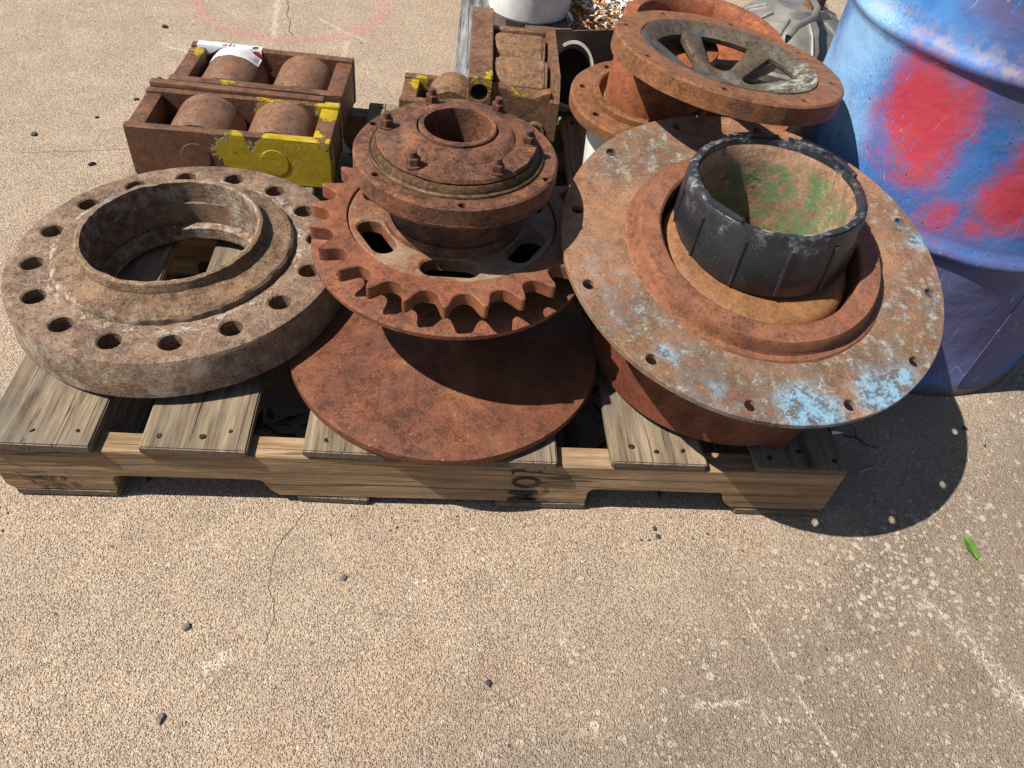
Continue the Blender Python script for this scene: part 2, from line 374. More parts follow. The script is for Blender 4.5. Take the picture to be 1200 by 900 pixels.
M_ROLL = rust('worn_roller_steel', (.10, .06, .042), (.21, .125, .078), (.33, .205, .13), fine=170, coarse=18, bump=.0006, rough=.6, over=roll_over, spec=.4)
M_ROLL2 = rust('pitted_roller_steel', (.09, .06, .036), (.22, .14, .078), (.36, .25, .15), fine=150, coarse=22, bump=.0009, rough=.7, over=roll_over)
M_BOLT = rust('dark_bolt_rust', (.05, .026, .02), (.12, .055, .036), (.22, .10, .06), fine=300, coarse=60, bump=.0006)
M_DARK = plain('black_hole_shade', (.012, .011, .010), .9, var=.4)  # flat black that stands in for the shade inside holes and bores
def black_plastic():
    m = Mat('scuffed_black_plastic')
    n = m.noise(26, 6, .72); z = m.z
    zz = m.math('ADD', z, m.math('MULTIPLY', m.math('SUBTRACT', m.noise(20, 4), .5), .05))
    scuff = m.math('MULTIPLY', m.step(zz, .058, .09), m.step(n, .48, .66))
    fine = m.noise(180, 4, .7)
    col = m.ramp(m.noise(8, 5, .65), [(.3, (.011, .012, .015)), (.7, (.024, .026, .031))])
    col = m.mix(m.math('MULTIPLY', scuff, m.math('MULTIPLY', m.step(fine, .3, .65), .75)), col, (.33, .34, .36))
    sc = m.step(m.math('ABSOLUTE', m.math('SUBTRACT', m.noise(35, 2, .5, m.warp(.05, 12)), .5)), .007, 0.)
    col = m.mix(m.math('MULTIPLY', sc, .25), col, (.14, .14, .15))
    h = m.math('ADD', m.math('MULTIPLY', n, 1.0), m.math('MULTIPLY', fine, .35))
    return m.finish(col, m.math('ADD', .36, m.math('MULTIPLY', scuff, .3)), 0, m.normal(h, .0016, .8), .5)
M_BLK = black_plastic()
def liner():
    m = Mat('rusty_liner_with_green_paint')
    n1 = m.noise(16, 6, .7); n2 = m.noise(150, 4, .7)
    base = m.ramp(m.math('ADD', m.math('MULTIPLY', n1, .6), m.math('MULTIPLY', n2, .4)), [(.36, (.115, .06, .035)), (.5, (.25, .14, .085)), (.64, (.40, .26, .17))])
    zz = m.math('ADD', m.z, m.math('MULTIPLY', m.math('SUBTRACT', m.noise(22, 5, .7), .5), .07))
    g = m.math('MULTIPLY', m.step(zz, .072, .058), m.step(m.noise(38, 7, .82, m.warp(.02, 40)), .43, .56))
    green = m.mix(m.noise(30, 5, .75), (.035, .105, .045), (.115, .20, .09))
    col = m.mix(m.math('MULTIPLY', g, .88), base, green)
    y = m.step(m.noise(60, 5, .8, m.vecmul((1, 1, .7))), .56, .66)
    col = m.mix(m.math('MULTIPLY', y, .55), col, (.33, .25, .11))
    return m.finish(col, .85, 0, m.normal(m.math('ADD', n2, n1), .0012, .8), .2)
M_LIN = liner()
def drum_paint():
    m = Mat('blue_drum_paint_with_red_spray')
    grain = m.noise(330, 4, .85); sp = m.math('MULTIPLY', m.math('SUBTRACT', grain, .5), .20)
    lo = m.math('MULTIPLY', m.math('SUBTRACT', m.noise(11, 4, .6), .5), .10)
    def spray(pts, soft):
        tot = None
        for p, r in pts:
            v = m.step(m.math('ADD', m.math('ADD', m.math('SUBTRACT', r, m.dist(p)), sp), lo), -soft * .6, soft * .6)
            tot = v if tot is None else m.math('MAXIMUM', tot, v)
        return tot
    base = m.ramp(m.noise(6, 5, .65), [(.3, (.018, .08, .25)), (.55, (.03, .125, .36)), (.75, (.06, .20, .46))])
    haze = spray([((-.285, -.02, .52), .085), ((-.285, -.03, .44), .07), ((-.28, .06, .42), .08), ((-.28, .03, .60), .06)], .07)
    col = m.mix(m.math('MULTIPLY', haze, .85), base, (.23, .41, .64))
    dk = spray([((-.10, -.26, .53), .05), ((-.16, -.235, .43), .05), ((-.08, -.27, .36), .05)], .05)
    col = m.mix(m.math('MULTIPLY', dk, .65), col, (.045, .14, .36))
    red = spray([((-.225, -.175, .505), .072), ((-.216, -.187, .455), .058), ((-.20, -.20, .41), .035), ((-.155, -.24, .36), .025), ((-.04, -.283, .47), .075), ((-.085, -.272, .415), .055), ((-.19, -.21, .40), .02), ((-.11, -.262, .355), .02)], .032)
    dull = spray([((-.06, -.28, .64), .10), ((-.20, -.20, .66), .05), ((-.03, -.285, .22), .10), ((-.12, -.26, .25), .06), ((.05, -.28, .15), .12), ((-.08, -.27, .12), .08), ((-.145, -.245, .575), .05)], .05)
    col = m.mix(m.math('MULTIPLY', dull, .55), col, (.12, .05, .058))  # dull purple coat, its tone also darkened for shade of the beads
    col = m.mix(m.math('MULTIPLY', red, .96), col, m.mix(m.noise(14, 4, .6), (.32, .016, .026), (.46, .045, .06)))
    # chips back to the first blue coat, dark pock marks
    chip = m.math('MULTIPLY', m.step(m.noise(42, 5, .7, m.warp(.04, 24, m.vecmul((1.5, 1.5, .55)))), .635, .65), m.step(m.noise(8, 2), .42, .56))
    col = m.mix(chip, col, (.02, .17, .55))
    scr = m.step(m.math('ABSOLUTE', m.math('SUBTRACT', m.noise(18, 2, .5, m.warp(.06, 9, m.vecmul((1, 1, .45)))), .5)), .005, .001)
    col = m.mix(m.math('MULTIPLY', m.math('MULTIPLY', scr, m.step(m.noise(11, 2), .48, .6)), .6), col, (.30, .33, .40))
    dirt = m.step(m.noise(14, 7, .75), .5, .7)
    col = m.mix(m.math('MULTIPLY', dirt, .32), col, (.10, .09, .10))
    pk = m.math('MULTIPLY', m.step(m.vor(85, vec=m.vecmul((1, 1, .55))), .13, .07), m.step(m.noise(22, 2), .47, .6))
    col = m.mix(m.math('MULTIPLY', pk, .8), col, (.06, .045, .04))
    rs = m.step(m.math('ADD', m.math('SUBTRACT', .028, m.z), m.math('MULTIPLY', m.math('SUBTRACT', m.noise(25, 5, .7), .5), .05)), -.006, .012)
    col = m.mix(m.math('MULTIPLY', rs, .85), col, (.10, .06, .035))
    brush = m.math('MULTIPLY', m.math('MULTIPLY', m.step(m.math('ABSOLUTE', m.math('SUBTRACT', m.z, .592)), .028, .004), m.step(m.noise(45, 5, .7), .42, .62)), .7)
    col = m.mix(m.math('MULTIPLY', brush, .55), col, (.32, .24, .17))
    h = m.math('ADD', m.math('MULTIPLY', m.noise(7, 4, .55), 6.), m.math('ADD', m.math('MULTIPLY', grain, .1), m.math('MULTIPLY', m.math('ADD', chip, pk), -.5)))
    return m.finish(col, m.math('ADD', .55, m.math('MULTIPLY', red, .2)), 0, m.normal(h, .0022, .7), .35)
M_DRUM = drum_paint()
M_DECK = wood('weathered_deck_wood', 'y', (.055, .04, .027), (.17, .127, .082), (.285, .222, .145), 62, grey=(.135, .118, .097), stain=.65)
M_STR = wood('brown_stringer_wood', 'x', (.115, .068, .034), (.26, .165, .088), (.37, .255, .15), 75, grey=(.17, .135, .095), stain=.5)
M_GREYW = wood('silver_grey_wood', 'y', (.04, .038, .036), (.16, .157, .153), (.31, .305, .30), 60)
M_INK = plain('black_stencil_ink', (.022, .018, .015), .9, var=.5, scale=200)
M_STAMP = plain('faded_stamp_ink', (.035, .025, .018), .9, var=.5, scale=200)
M_NAIL = plain('dark_nail_head', (.02, .016, .013), .6, .5)
M_WHITE = plain('grimy_white_plastic', (.62, .62, .60), .45, var=.18, scale=22)
M_BLUE = plain('dark_blue_plastic', (.03, .07, .19), .5, var=.2)
M_SHEET = plain('brown_grey_sheet_steel', (.095, .072, .058), .75, .2, var=.4, scale=14)
M_PIPE = plain('grey_painted_pipe', (.27, .25, .225), .6, var=.28, scale=28)
M_ALU = plain('dull_cast_aluminium', (.23, .215, .19), .45, .6, var=.35, scale=20, bump=.0012)
M_CHIP1 = plain('bright_swarf', (.60, .57, .52), .4, .3, var=.3, scale=80)
M_CHIP2 = plain('rusty_swarf', (.32, .15, .045), .6, .1, var=.5, scale=80)
M_PAPER = plain('white_label_paper', (.80, .81, .83), .5, var=.03, bump=.0001)
M_LRED = plain('label_red', (.60, .02, .03), .5, var=.05)
M_LBLUE = plain('label_blue', (.03, .05, .28), .5, var=.05)
M_LTEAL = plain('label_dark_green', (.03, .10, .09), .5, var=.1)
M_LEAF = plain('green_leaf', (.12, .25, .035), .5, var=.2, scale=120)
M_STONE_D = plain('dark_stone', (.035, .033, .031), .8, var=.4, scale=90)
M_STONE_G = plain('grey_stone', (.12, .108, .092), .85, var=.3, scale=90)
def agg():
    m = Mat('pale_aggregate'); oi = m.t.nodes.new('ShaderNodeNewGeometry')
    c = m.ramp(oi.outputs['Random Per Island'], [(0, (.10, .078, .057)), (.35, (.20, .16, .12)), (.75, (.31, .255, .195)), (1, (.17, .13, .095))])
    c = m.mix(.35, c, m.mix(m.noise(160, 4), (.2, .17, .13), (.56, .50, .42)))
    return m.finish(c, .85, 0, m.normal(m.noise(400, 3), .0008, .6), .25)
M_AGG = agg()
M_LITTER = plain('dry_leaf_litter', (.035, .024, .015), .9, var=.6, scale=60)

def concrete():
    m = Mat('exposed_aggregate_concrete')
    wv = m.warp(.003, 120)
    c1 = m.vor(400, vec=wv, out='Color'); d1 = m.vor(400, vec=wv)
    c2 = m.vor(760, out='Color'); d2 = m.vor(760)
    s1 = m.t.nodes.new('ShaderNodeSeparateColor'); m.L(c1, s1.inputs[0]); s2 = m.t.nodes.new('ShaderNodeSeparateColor'); m.L(c2, s2.inputs[0])
    mort = m.ramp(m.noise(420, 4, .75), [(.36, (.10, .066, .042)), (.5, (.32, .23, .155)), (.62, (.54, .415, .30))])
    grain = m.ramp(s1.outputs[0], [(0, (.14, .095, .06)), (.3, (.33, .24, .162)), (.62, (.47, .355, .25)), (.82, (.60, .475, .35)), (1, (.78, .68, .56))])
    grain2 = m.ramp(s2.outputs[0], [(0, (.09, .06, .04)), (.25, (.29, .205, .14)), (.7, (.46, .345, .245)), (1, (.78, .69, .57))])
    stone = m.math('MULTIPLY', m.step(d1, .52, .36), m.step(s1.outputs[1], .35, .45))
    col = m.mix(.55, mort, grain2)
    col = m.mix(m.math('MULTIPLY', stone, .85), col, grain)
    # scattered larger stones, denser at the right front
    dens = m.step(m.math('ADD', m.math('SUBTRACT', m.x, m.math('MULTIPLY', m.y, 1.4)), m.math('MULTIPLY', m.math('SUBTRACT', m.noise(5, 4), .5), 1.2)), .8, 1.6)
    for sc_, thr in ((170, .80), (105, .86), (62, .92)):
        wq = m.warp(.55 / sc_, sc_ * .9); cc = m.vor(sc_, vec=wq, out='Color'); dd3 = m.vor(sc_, vec=wq); sq_ = m.t.nodes.new('ShaderNodeSeparateColor'); m.L(cc, sq_.inputs[0])
        lim = m.math('SUBTRACT', thr + .10, m.math('MULTIPLY', dens, .27))
        mk = m.math('MULTIPLY', m.step(dd3, .44, .34), m.math('GREATER_THAN', sq_.outputs[0], lim))
        tone = m.ramp(sq_.outputs[1], [(0, (.12, .09, .065)), (.25, (.34, .27, .195)), (.65, (.52, .44, .34)), (1, (.70, .62, .51))])
        col = m.mix(m.math('MULTIPLY', mk, .60), col, tone)
        stone = m.math('MAXIMUM', stone, mk)
    worn = m.math('MULTIPLY', m.step(m.noise(3.2, 6, .7), .5, .68), .45)
    col = m.mix(worn, col, m.mix(m.noise(600, 3, .8), (.28, .21, .15), (.50, .40, .30)))
    col = m.mix(.06, col, (.52, .46, .38))
    big = m.noise(2.1, 5, .6); mid = m.noise(9, 5, .65)
    # whole-slab variation: warmer on the left, greyer towards the right front
    gx = m.math('ADD', m.math('SUBTRACT', m.x, m.math('MULTIPLY', m.y, 1.6)), m.math('MULTIPLY', m.math('SUBTRACT', big, .5), .7))
    gm = m.math('MULTIPLY', m.step(gx, .95, 1.55), m.math('SUBTRACT', 1., m.math('MULTIPLY', stone, .55)))
    col = m.mix(m.math('MULTIPLY', gm, .62), col, (.115, .098, .08))
    col = m.mix(m.step(mid, .35, .75), m.mix(.16, col, (.12, .08, .05)), m.mix(.10, col, (.60, .47, .33)))
    warm = m.step(m.noise(4.5, 4, .6, m.vecmul((1, 1, 1), add=(3.1, 1.7, 0))), .54, .72)
    col = m.mix(m.math('MULTIPLY', warm, .12), col, (.42, .24, .12))
    blk = m.math('MULTIPLY', m.step(m.vor(26), .085, .05), m.step(m.noise(31, 2), .5, .6))
    col = m.mix(m.math('MULTIPLY', blk, .8), col, (.05, .04, .035))
    # rust stains
    rs = m.blobs([((.595, -.236, 0), .02), ((.43, -.36, 0), .04), ((.50, -.02, 0), .02)], .03, .03, 40)
    col = m.mix(m.math('MULTIPLY', rs, .1), col, (.36, .13, .04))
    # white scuffs: scratches on the right, faint spray marks behind
    fl = m.step(m.noise(230, 4, .8), .40, .62)
    wj = m.warp(.035, 16); wj2 = m.warp(.012, 60)
    def seg(a, b, wd, v):
        n = m.t.nodes.new('ShaderNodeVectorMath'); n.operation = 'SUBTRACT'; m.L(v, n.inputs[0]); n.inputs[1].default_value = (*a, 0)
        d = Vector((b[0] - a[0], b[1] - a[1], 0)); Ld = d.length; d.normalize()
        def dot(vec):
            k = m.t.nodes.new('ShaderNodeVectorMath'); k.operation = 'DOT_PRODUCT'; m.L(n.outputs[0], k.inputs[0]); k.inputs[1].default_value = vec; return k.outputs['Value']
        t = dot(d); s_ = m.math('ABSOLUTE', dot(Vector((-d.y, d.x, 0))))
        over = m.math('MAXIMUM', m.math('SUBTRACT', m.math('MULTIPLY', t, -1.), 0.), m.math('SUBTRACT', t, Ld))
        dd = m.math('MAXIMUM', s_, m.math('MAXIMUM', over, 0.)); return m.step(dd, wd, wd * .25)
    def union(L):
        r = L[0]
        for q in L[1:]: r = m.math('MAXIMUM', r, q)
        return r
    wt = union([seg((1.335, -.13), (1.365, -.19), .008, wj2), seg((1.365, -.19), (1.44, -.36), .010, wj2), seg((1.375, -.20), (1.42, -.29), .02, wj)])
    col = m.mix(m.math('MULTIPLY', m.math('MULTIPLY', wt, m.step(m.noise(140, 6, .85), .44, .62)), .85), col, (.60, .53, .44))
    sc = union([seg((1.055, -.143), (1.085, -.255), .0035, wj2), seg((1.095, -.275), (1.13, -.37), .004, wj2), seg((.955, -.30), (1.03, -.29), .006, wj2), seg((.35, -.24), (.33, -.25), .012, wj2), seg((.48, 1.45), (.62, 1.38), .005, wj2), seg((.43, 1.2), (.52, 1.05), .02, wj), seg((-.2, 1.5), (-.05, 1.42), .006, wj), seg((.2, 1.75), (.35, 1.62), .007, wj), seg((.05, 1.95), (.09, 1.6), .012, wj), seg((.3, 1.6), (.3, 1.45), .01, wj)])
    col = m.mix(m.math('MULTIPLY', m.math('MULTIPLY', sc, fl), .75), col, (.66, .58, .48))
    # hairline cracks
    ck = union([seg((.416, -.02), (.386, -.08), .0014, wj2), seg((.386, -.08), (.388, -.135), .0014, wj2), seg((.388, -.135), (.404, -.18), .0013, wj2), seg((.404, -.18), (.397, -.22), .0012, wj2), seg((.08, 1.9), (.14, 1.62), .003, wj), seg((-.33, .90), (-.12, .945), .0015, wj2)])
    col = m.mix(m.math('MULTIPLY', ck, .55), col, (.12, .08, .055))
    # pink sprayed ring
    pr = m.math('SUBTRACT', m.dist((.105, 1.87, 0), wj), .285)
    pk = m.math('MULTIPLY', m.step(m.math('ABSOLUTE', pr), .034, .008), m.step(m.noise(5, 3), .28, .5))
    col = m.mix(m.math('MULTIPLY', m.math('MULTIPLY', pk, m.step(m.noise(260, 4, .85), .36, .62)), .66), col, (.50, .16, .17))
    col = m.mix(1., col, (1.0, 1.0, 1.0), 'MULTIPLY')
    h = m.math('ADD', m.math('MULTIPLY', m.step(d1, .65, .2), m.math('MULTIPLY', m.step(s1.outputs[1], .3, .5), 1.0)), m.math('ADD', m.math('MULTIPLY', m.math('SUBTRACT', 1., d2), .45), m.math('MULTIPLY', m.noise(300, 4, .7), .7)))
    h = m.math('SUBTRACT', m.math('ADD', h, m.math('MULTIPLY', stone, .4)), m.math('MULTIPLY', ck, 1.2))
    return m.finish(col, .9, 0, m.normal(h, .0034, .85), .2)
M_CON = concrete()

# ------------------------------------------------------------------ ground
bm = bmesh.new(); vs = [bm.verts.new(p) for p in ((-120, -120, 0), (120, -120, 0), (120, 120, 0), (-120, 120, 0))]; bm.faces.new(vs)
g = obj('ground', bm, M_CON, smooth=False); g['kind'] = 'structure'

# ------------------------------------------------------------------ pallet
PW, PD = 1.219, 1.016; ZB0, ZB1, ZS, ZT = 0.0015, 0.016, 0.107, 0.123
pallet = thing('wooden_pallet', 'weathered wooden pallet carrying the rusty wheel parts on the concrete', 'pallet')
def plank_bm(lo, hi, seed, amp=.0026, nx=3, ny=14, bev=.002):
    """a board with slightly wavy edges: grid-subdivided box"""
    bm = nbox(lo, hi)
    long = 0 if (hi[0] - lo[0]) > (hi[1] - lo[1]) else 1
    es = [e for e in bm.edges if abs((e.verts[0].co - e.verts[1].co)[long]) > 1e-4]
    bmesh.ops.subdivide_edges(bm, edges=es, cuts=ny, use_grid_fill=True)
    bmesh.ops.recalc_face_normals(bm, faces=bm.faces)
    sh = [e for e in bm.edges if len(e.link_faces) == 2 and e.calc_face_angle(0) > 1]
    bmesh.ops.bevel(bm, geom=sh, offset=bev, segments=2, affect='EDGES')
    jitter(bm, amp, 7, seed=seed); jitter(bm, amp * .5, 60, seed=seed + 3)
    return bm
NAIL = None
deckx = [(-.002, .141), (.206, .348), (.424, .563), (.640, .781), (.860, 1.001), (1.077, 1.218)]
for i, (a, b) in enumerate(deckx):
    dy = random.uniform(-.003, .003)
    d = obj('deck_board', plank_bm((a, -.001 + dy, ZS + .0005), (b, PD + random.uniform(-.01, .006), ZT + random.uniform(-.001, .0015)), i * 3.1), M_DECK, pallet)
    for row, ys in ((0, (.018, .026)), (1, (PD / 2 - .01, PD / 2 + .012)), (2, (PD - .025, PD - .018))):
        for k in range(3):
            x = a + (b - a) * (.16 + .34 * k) + random.uniform(-.01, .01)
            if NAIL is None:
                b2 = bmesh.new(); lathe([(0, .0004), (.0030, .0006), (.0040, -.0006), (.0040, -.002), (0, -.002)], 10, bm=b2); jitter(b2, .0008, 300)
                n_ = obj('nail', b2, M_NAIL, d); NAIL = n_.data
            else:
                n_ = bpy.data.objects.new('nail', NAIL); C.objects.link(n_); n_.parent = d
            n_.location = (x, random.choice(ys) + random.uniform(-.006, .006), ZT + .0010); n_.rotation_euler = (random.uniform(-.3, .3), random.uniform(-.3, .3), random.uniform(0, 6)); n_.scale = (random.uniform(.8, 1.3), random.uniform(.5, 1.3), 1)
def stringer_bm(y0, y1, seed):
    L = [(0.0, ZB1 + .013), (.009, ZB1 + .0006)]
    z0 = ZB1 + .0006
    for (a, b) in ((.152, .381), (.838, 1.067)):
        L += [(a, z0), (a, z0 + .024)]
        for k in range(1, 5): t = k / 4 * PI / 2; L.append((a + .012 * (1 - math.cos(t)), z0 + .024 + .012 * math.sin(t)))
        for k in range(0, 5): t = k / 4 * PI / 2; L.append((b - .018 * 1 - .012 + .012 * math.sin(t), z0 + .036 - .012 * (1 - math.cos(t))))
        L += [(b - .012, z0 + .012), (b, z0 + .0)]
    L += [(PW, z0), (PW, ZS)]
    for k in range(12, 0, -1): L.append((PW * k / 13, ZS + .0006 * math.sin(k * 2.1 + seed)))
    L += [(0, ZS)]
    bm = extrude_poly(L, y0, y1, lambda u, v, w: (u, w, v))
    bmesh.ops.recalc_face_normals(bm, faces=bm.faces)
    es = [e for e in bm.edges if len(e.link_faces) == 2 and e.calc_face_angle(0) > 1]
    try: bmesh.ops.bevel(bm, geom=es, offset=.0015, segments=1, affect='EDGES')
    except Exception: pass
    return jitter(bm, .0012, 8, seed=seed)
strs = []
for k, (y0, y1) in enumerate(((0.0015, .0385), (PD / 2 - .019, PD / 2 + .019), (PD - .040, PD - .003))):
    strs.append(obj('stringer', stringer_bm(y0, y1, k * 2.3), M_STR, pallet, sharp=25))
for i, (a, b) in enumerate(((.010, .150), (.405, .510), (.700, .840), (1.075, 1.212))):
    obj('bottom_board', plank_bm((a, .0, ZB0), (b, PD, ZB1), 50 + i * 2.), M_DECK, pallet)
# stencilled letters lie on their side, reading upwards on the front stringer; the top one is worn to fragments
FRONT = lambda x, z, rot=0.: Matrix.Translation((x, -.0006, z)) @ Matrix.Rotation(PI / 2, 4, 'X') @ Matrix.Rotation(rot, 4, 'Z')
text_mesh('stencil_lettering', 'M', .064, M_INK, strs[0], FRONT(.7615, .0195, PI / 2), sx=.55, bold=.0007)
text_mesh('stencil_lettering', 'O', .060, M_INK, strs[0], FRONT(.7615, .0535, PI / 2), sx=.60, bold=.0004)
fr = bmesh.new()
for (x0, z0, x1, z1) in ((.7175, .088, .7215, .0965), (.7215, .0945, .737, .0975), (.755, .0925, .762, .0955)): box(fr, (x0, -.0008, z0), (x1, -.0003, z1))
obj('stencil_lettering', fr, M_INK, strs[0])
st = bmesh.new()
def line(x0, z0, x1, z1, wd=.0012):
    dx, dz = x1 - x0, z1 - z0; l = math.hypot(dx, dz); nx, nz = -dz / l * wd / 2, dx / l * wd / 2
    v = [st.verts.new((x, -.0006, z)) for x, z in ((x0 + nx, z0 + nz), (x1 + nx, z1 + nz), (x1 - nx, z1 - nz), (x0 - nx, z0 - nz))]; st.faces.new(v)
for a in ((.026, .058, .040, .031), (.040, .031, .080, .029), (.062, .058, .066, .048), (.070, .050, .078, .029), (.028, .056, .060, .058), (.048, .046, .053, .031), (.092, .062, .098, .050), (.022, .079, .046, .067)): line(*a)
obj('treatment_stamp', st, M_STAMP, strs[0], smooth=False)
text_mesh('treatment_stamp', 'IPPC', .0085, M_STAMP, strs[0], FRONT(.0465, .033, PI / 2 + .15), sx=.62)
text_mesh('treatment_stamp', 'US', .0075, M_STAMP, strs[0], FRONT(.052, .047, -.02), sx=.9)
text_mesh('treatment_stamp', '10-0790', .0085, M_STAMP, strs[0], FRONT(.0525, .0395, -.02), sx=.72)
text_mesh('treatment_stamp', 'HT', .0075, M_STAMP, strs[0], FRONT(.055, .0325, -.02), sx=.9)
text_mesh('treatment_stamp', 'TP', .013, M_STAMP, strs[0], FRONT(.0795, .039, -.04), sx=.75, bold=.0004)

# ------------------------------------------------------------------ left: weld neck flange
lf = thing('weld_neck_flange', 'thick round grey-brown pipe flange with a ring of bolt holes and a tall open neck', 'pipe flange', (.1945, .331, .1385), (0, R(-2.2), 0))
bolt = [circle(.0166, 22, (.2116 * math.cos(R(-101.3 + 22.5 * k)), .2116 * math.sin(R(-101.3 + 22.5 * k)))) for k in range(16)]
fp = plate(circle(.2525, 128), [circle(.1315, 96)] + bolt, 0., .064, .001, outch=.009, side=.0045, holech=.0022)
obj('flange_plate', jitter(fp, .0006, 30), M_LF, lf)
def rough_rim(a, i, r, z):
    if i in (0, 1, 2): z += .0016 * mnoise.noise(Vector((math.cos(a) * 6, math.sin(a) * 6, 1))) + .0016 * mnoise.noise(Vector((math.cos(a) * 22, math.sin(a) * 22, i)))
    if i in (8, 9, 10): r += .0022 * mnoise.noise(Vector((math.cos(a) * 9, math.sin(a) * 9, 4)))
    return r, z
nb = lathe([(.1295, .1020), (.1335, .1038), (.1375, .1018), (.139, .095), (.1405, .088), (.146, .0835), (.157, .0810), (.169, .0785), (.1765, .0765), (.1798, .0725), (.1805, .064), (.179, .058), (.150, .055), (.1312, .055), (.1312, .012), (.1295, .012), (.1295, .08)], 128, True, rim=rough_rim)
obj('neck', jitter(nb, .0013, 45), M_NECK, lf, dxy=(-.005, .004))
obj('bore_step', lathe([(.1175, .021), (.1285, .025), (.1312, .0235), (.1312, .0005), (.1175, .0005)], 96, True), M_NECK, lf)

# ------------------------------------------------------------------ centre: flared disc
fd = thing('flared_disc', 'wide plain red-brown flared disc under the sprocket, overhanging the pallet front', 'disc', (.615, .220, .1245))
p = [(0, .002), (.235, .002), (.2405, .004), (.242, .010), (.2405, .0165), (.232, .0195), (.20, .0235), (.16, .0285), (.12, .0345), (.09, .040), (.066, .048), (.052, .060), (.048, .108), (0, .108)]
obj('disc_body', jitter(lathe(p, 128), .0004, 40), M_RED, fd)

# ------------------------------------------------------------------ centre: sprocket and hub
sz = .286
sp = thing('sprocket_hub', 'rusty toothed chain sprocket with bolted round bearing hub stacked on top', 'sprocket', (.6175, .2655, sz))
obj('backing_disc', lathe([(.143, .288), (.200, .288), (.2025, .2895), (.2025, .2955), (.200, .297), (.143, .297)], 128, True), M_SPR, sp, dz=-sz)
obj('slot_shade_dish', lathe([(0, .236), (.139, .236), (.141, .240), (.141, .2885), (.137, .2885), (.137, .242), (0, .242)], 80), M_DARK, sp, dz=-sz)  # added black dish under the web, makes the slots look dark
NT = 24; ro, rr = .2005, .181
tooth = []
for k in range(NT):
    a0 = R(-92) + 2 * PI * k / NT; w_ = 2 * PI / NT
    for f, r in ((-.035, ro), (.0, ro + .0006), (.035, ro), (.07, .1985), (.112, .194), (.148, .189), (.183, .184), (.225, .1795), (.285, .1757), (.37, .1734), (.5, .1725), (.63, .1734), (.715, .1757), (.775, .1795), (.817, .184), (.852, .189), (.888, .194), (.93, .1985)):
        f += .006 * mnoise.noise(Vector((k * 1.7, r * 90, 0))); r += .0005 * mnoise.noise(Vector((k * 2.3, f * 3, 5)))
        a = a0 + f * w_; tooth.append((r * math.cos(a), r * math.sin(a)))
spk = plate(tooth, [circle(.1495, 96)], .3245, .345, .0014)
obj('sprocket_ring', jitter(spk, .0005, 60), M_SPR, sp, sharp=40, dz=-sz)
def slot(r, a, w_, h):
    L = []; n = 5; rad = h * .46; rad = min(rad, w_ * .49)
    for (sx, sy, s0) in ((1, 1, 0), (-1, 1, 90), (-1, -1, 180), (1, -1, 270)):
        for k in range(n):
            t = R(s0 + 90 * k / (n - 1)); L.append((sx * (w_ / 2 - rad) + rad * math.cos(t), sy * (h / 2 - rad) + rad * math.sin(t)))
    out = []
    for u, v in L:   # u tangential, v radial
        ang = a + u / r; q = r + v; out.append((q * math.cos(ang), q * math.sin(ang)))
    return out[::-1]
web = plate(circle(.1485, 96), [circle(.06, 48)] + [slot(.1205, R(-91 + 60 * k), .078, .036) for k in range(6)], .322, .3425, .0025)
obj('web', jitter(web, .0006, 50), M_WEB, sp, sharp=40, dz=-sz)
spool = [(.099, .3415), (.0985, .350), (.094, .3545), (.089, .354), (.084, .358), (.080, .372), (.082, .392), (.090, .406), (.103, .4125), (.06, .4125), (.055, .3415)]
obj('spool', jitter(lathe(spool, 96, True), .0006, 50), M_HUB, sp, dz=-sz)
tap = [circle(.0054, 12, (.1275 * math.cos(R(-86 + 60 * k + (4 if k % 2 else 0))), .1275 * math.sin(R(-86 + 60 * k)))) for k in range(6)]
hf = plate(circle(.137, 120), [circle(.060, 48)] + tap, .4215, .447, .0012, outch=.003)
obj('hub_flange', jitter(hf, .0006, 45), M_HUB, sp, dz=-sz)
obj('flange_lip', jitter(lathe([(.1345, .4235), (.1375, .421), (.1365, .4165), (.130, .4135), (.09, .4135), (.09, .4205)], 120, True), .0005, 45), M_HUB, sp, dz=-sz)
obj('bronze_band', lathe([(.1175, .4465), (.117, .4500), (.1155, .4512), (.1125, .4490), (.1105, .4495), (.1100, .455), (.1075, .4595), (.10, .4595), (.10, .4465)], 120, True), M_BRONZE, sp, dz=-sz)
def cov_rim(a, i, r, z):
    if i in (1, 2, 3): r += .0012 * mnoise.noise(Vector((math.cos(a) * 5, math.sin(a) * 5, 2)))
    return r, z
cov = lathe([(.09, .458), (.1035, .4585), (.1062, .462), (.1045, .4665), (.079, .4685), (.0765, .4695), (.071, .4775), (.066, .4800), (.054, .4805), (.053, .470)], 120, True, rim=cov_rim)
obj('cover_plate', jitter(cov, .0009, 55), M_HUB, sp, dz=-sz)
obj('bore_sleeve', lathe([(.0445, .484), (.0495, .4845), (.0512, .4825), (.0512, .472), (.0512, .36), (.0445, .36)], 80, True), M_HUB, sp, dz=-sz)
obj('bore_floor', lathe([(0, .405), (.0444, .405), (.0444, .40), (0, .40)], 48), M_DARK, sp, dz=-sz)  # black disc, colour stands for the shade down the bore
proto = None
def nut_bm():
    bm = plate(circle(.0090, 6), [], 0.0026, .0125, .0012); lathe([(0, 0), (.0112, 0), (.0112, .0022), (.0100, .0028), (0, .0028)], 20, bm=bm); return bm
me_n = me_s = None
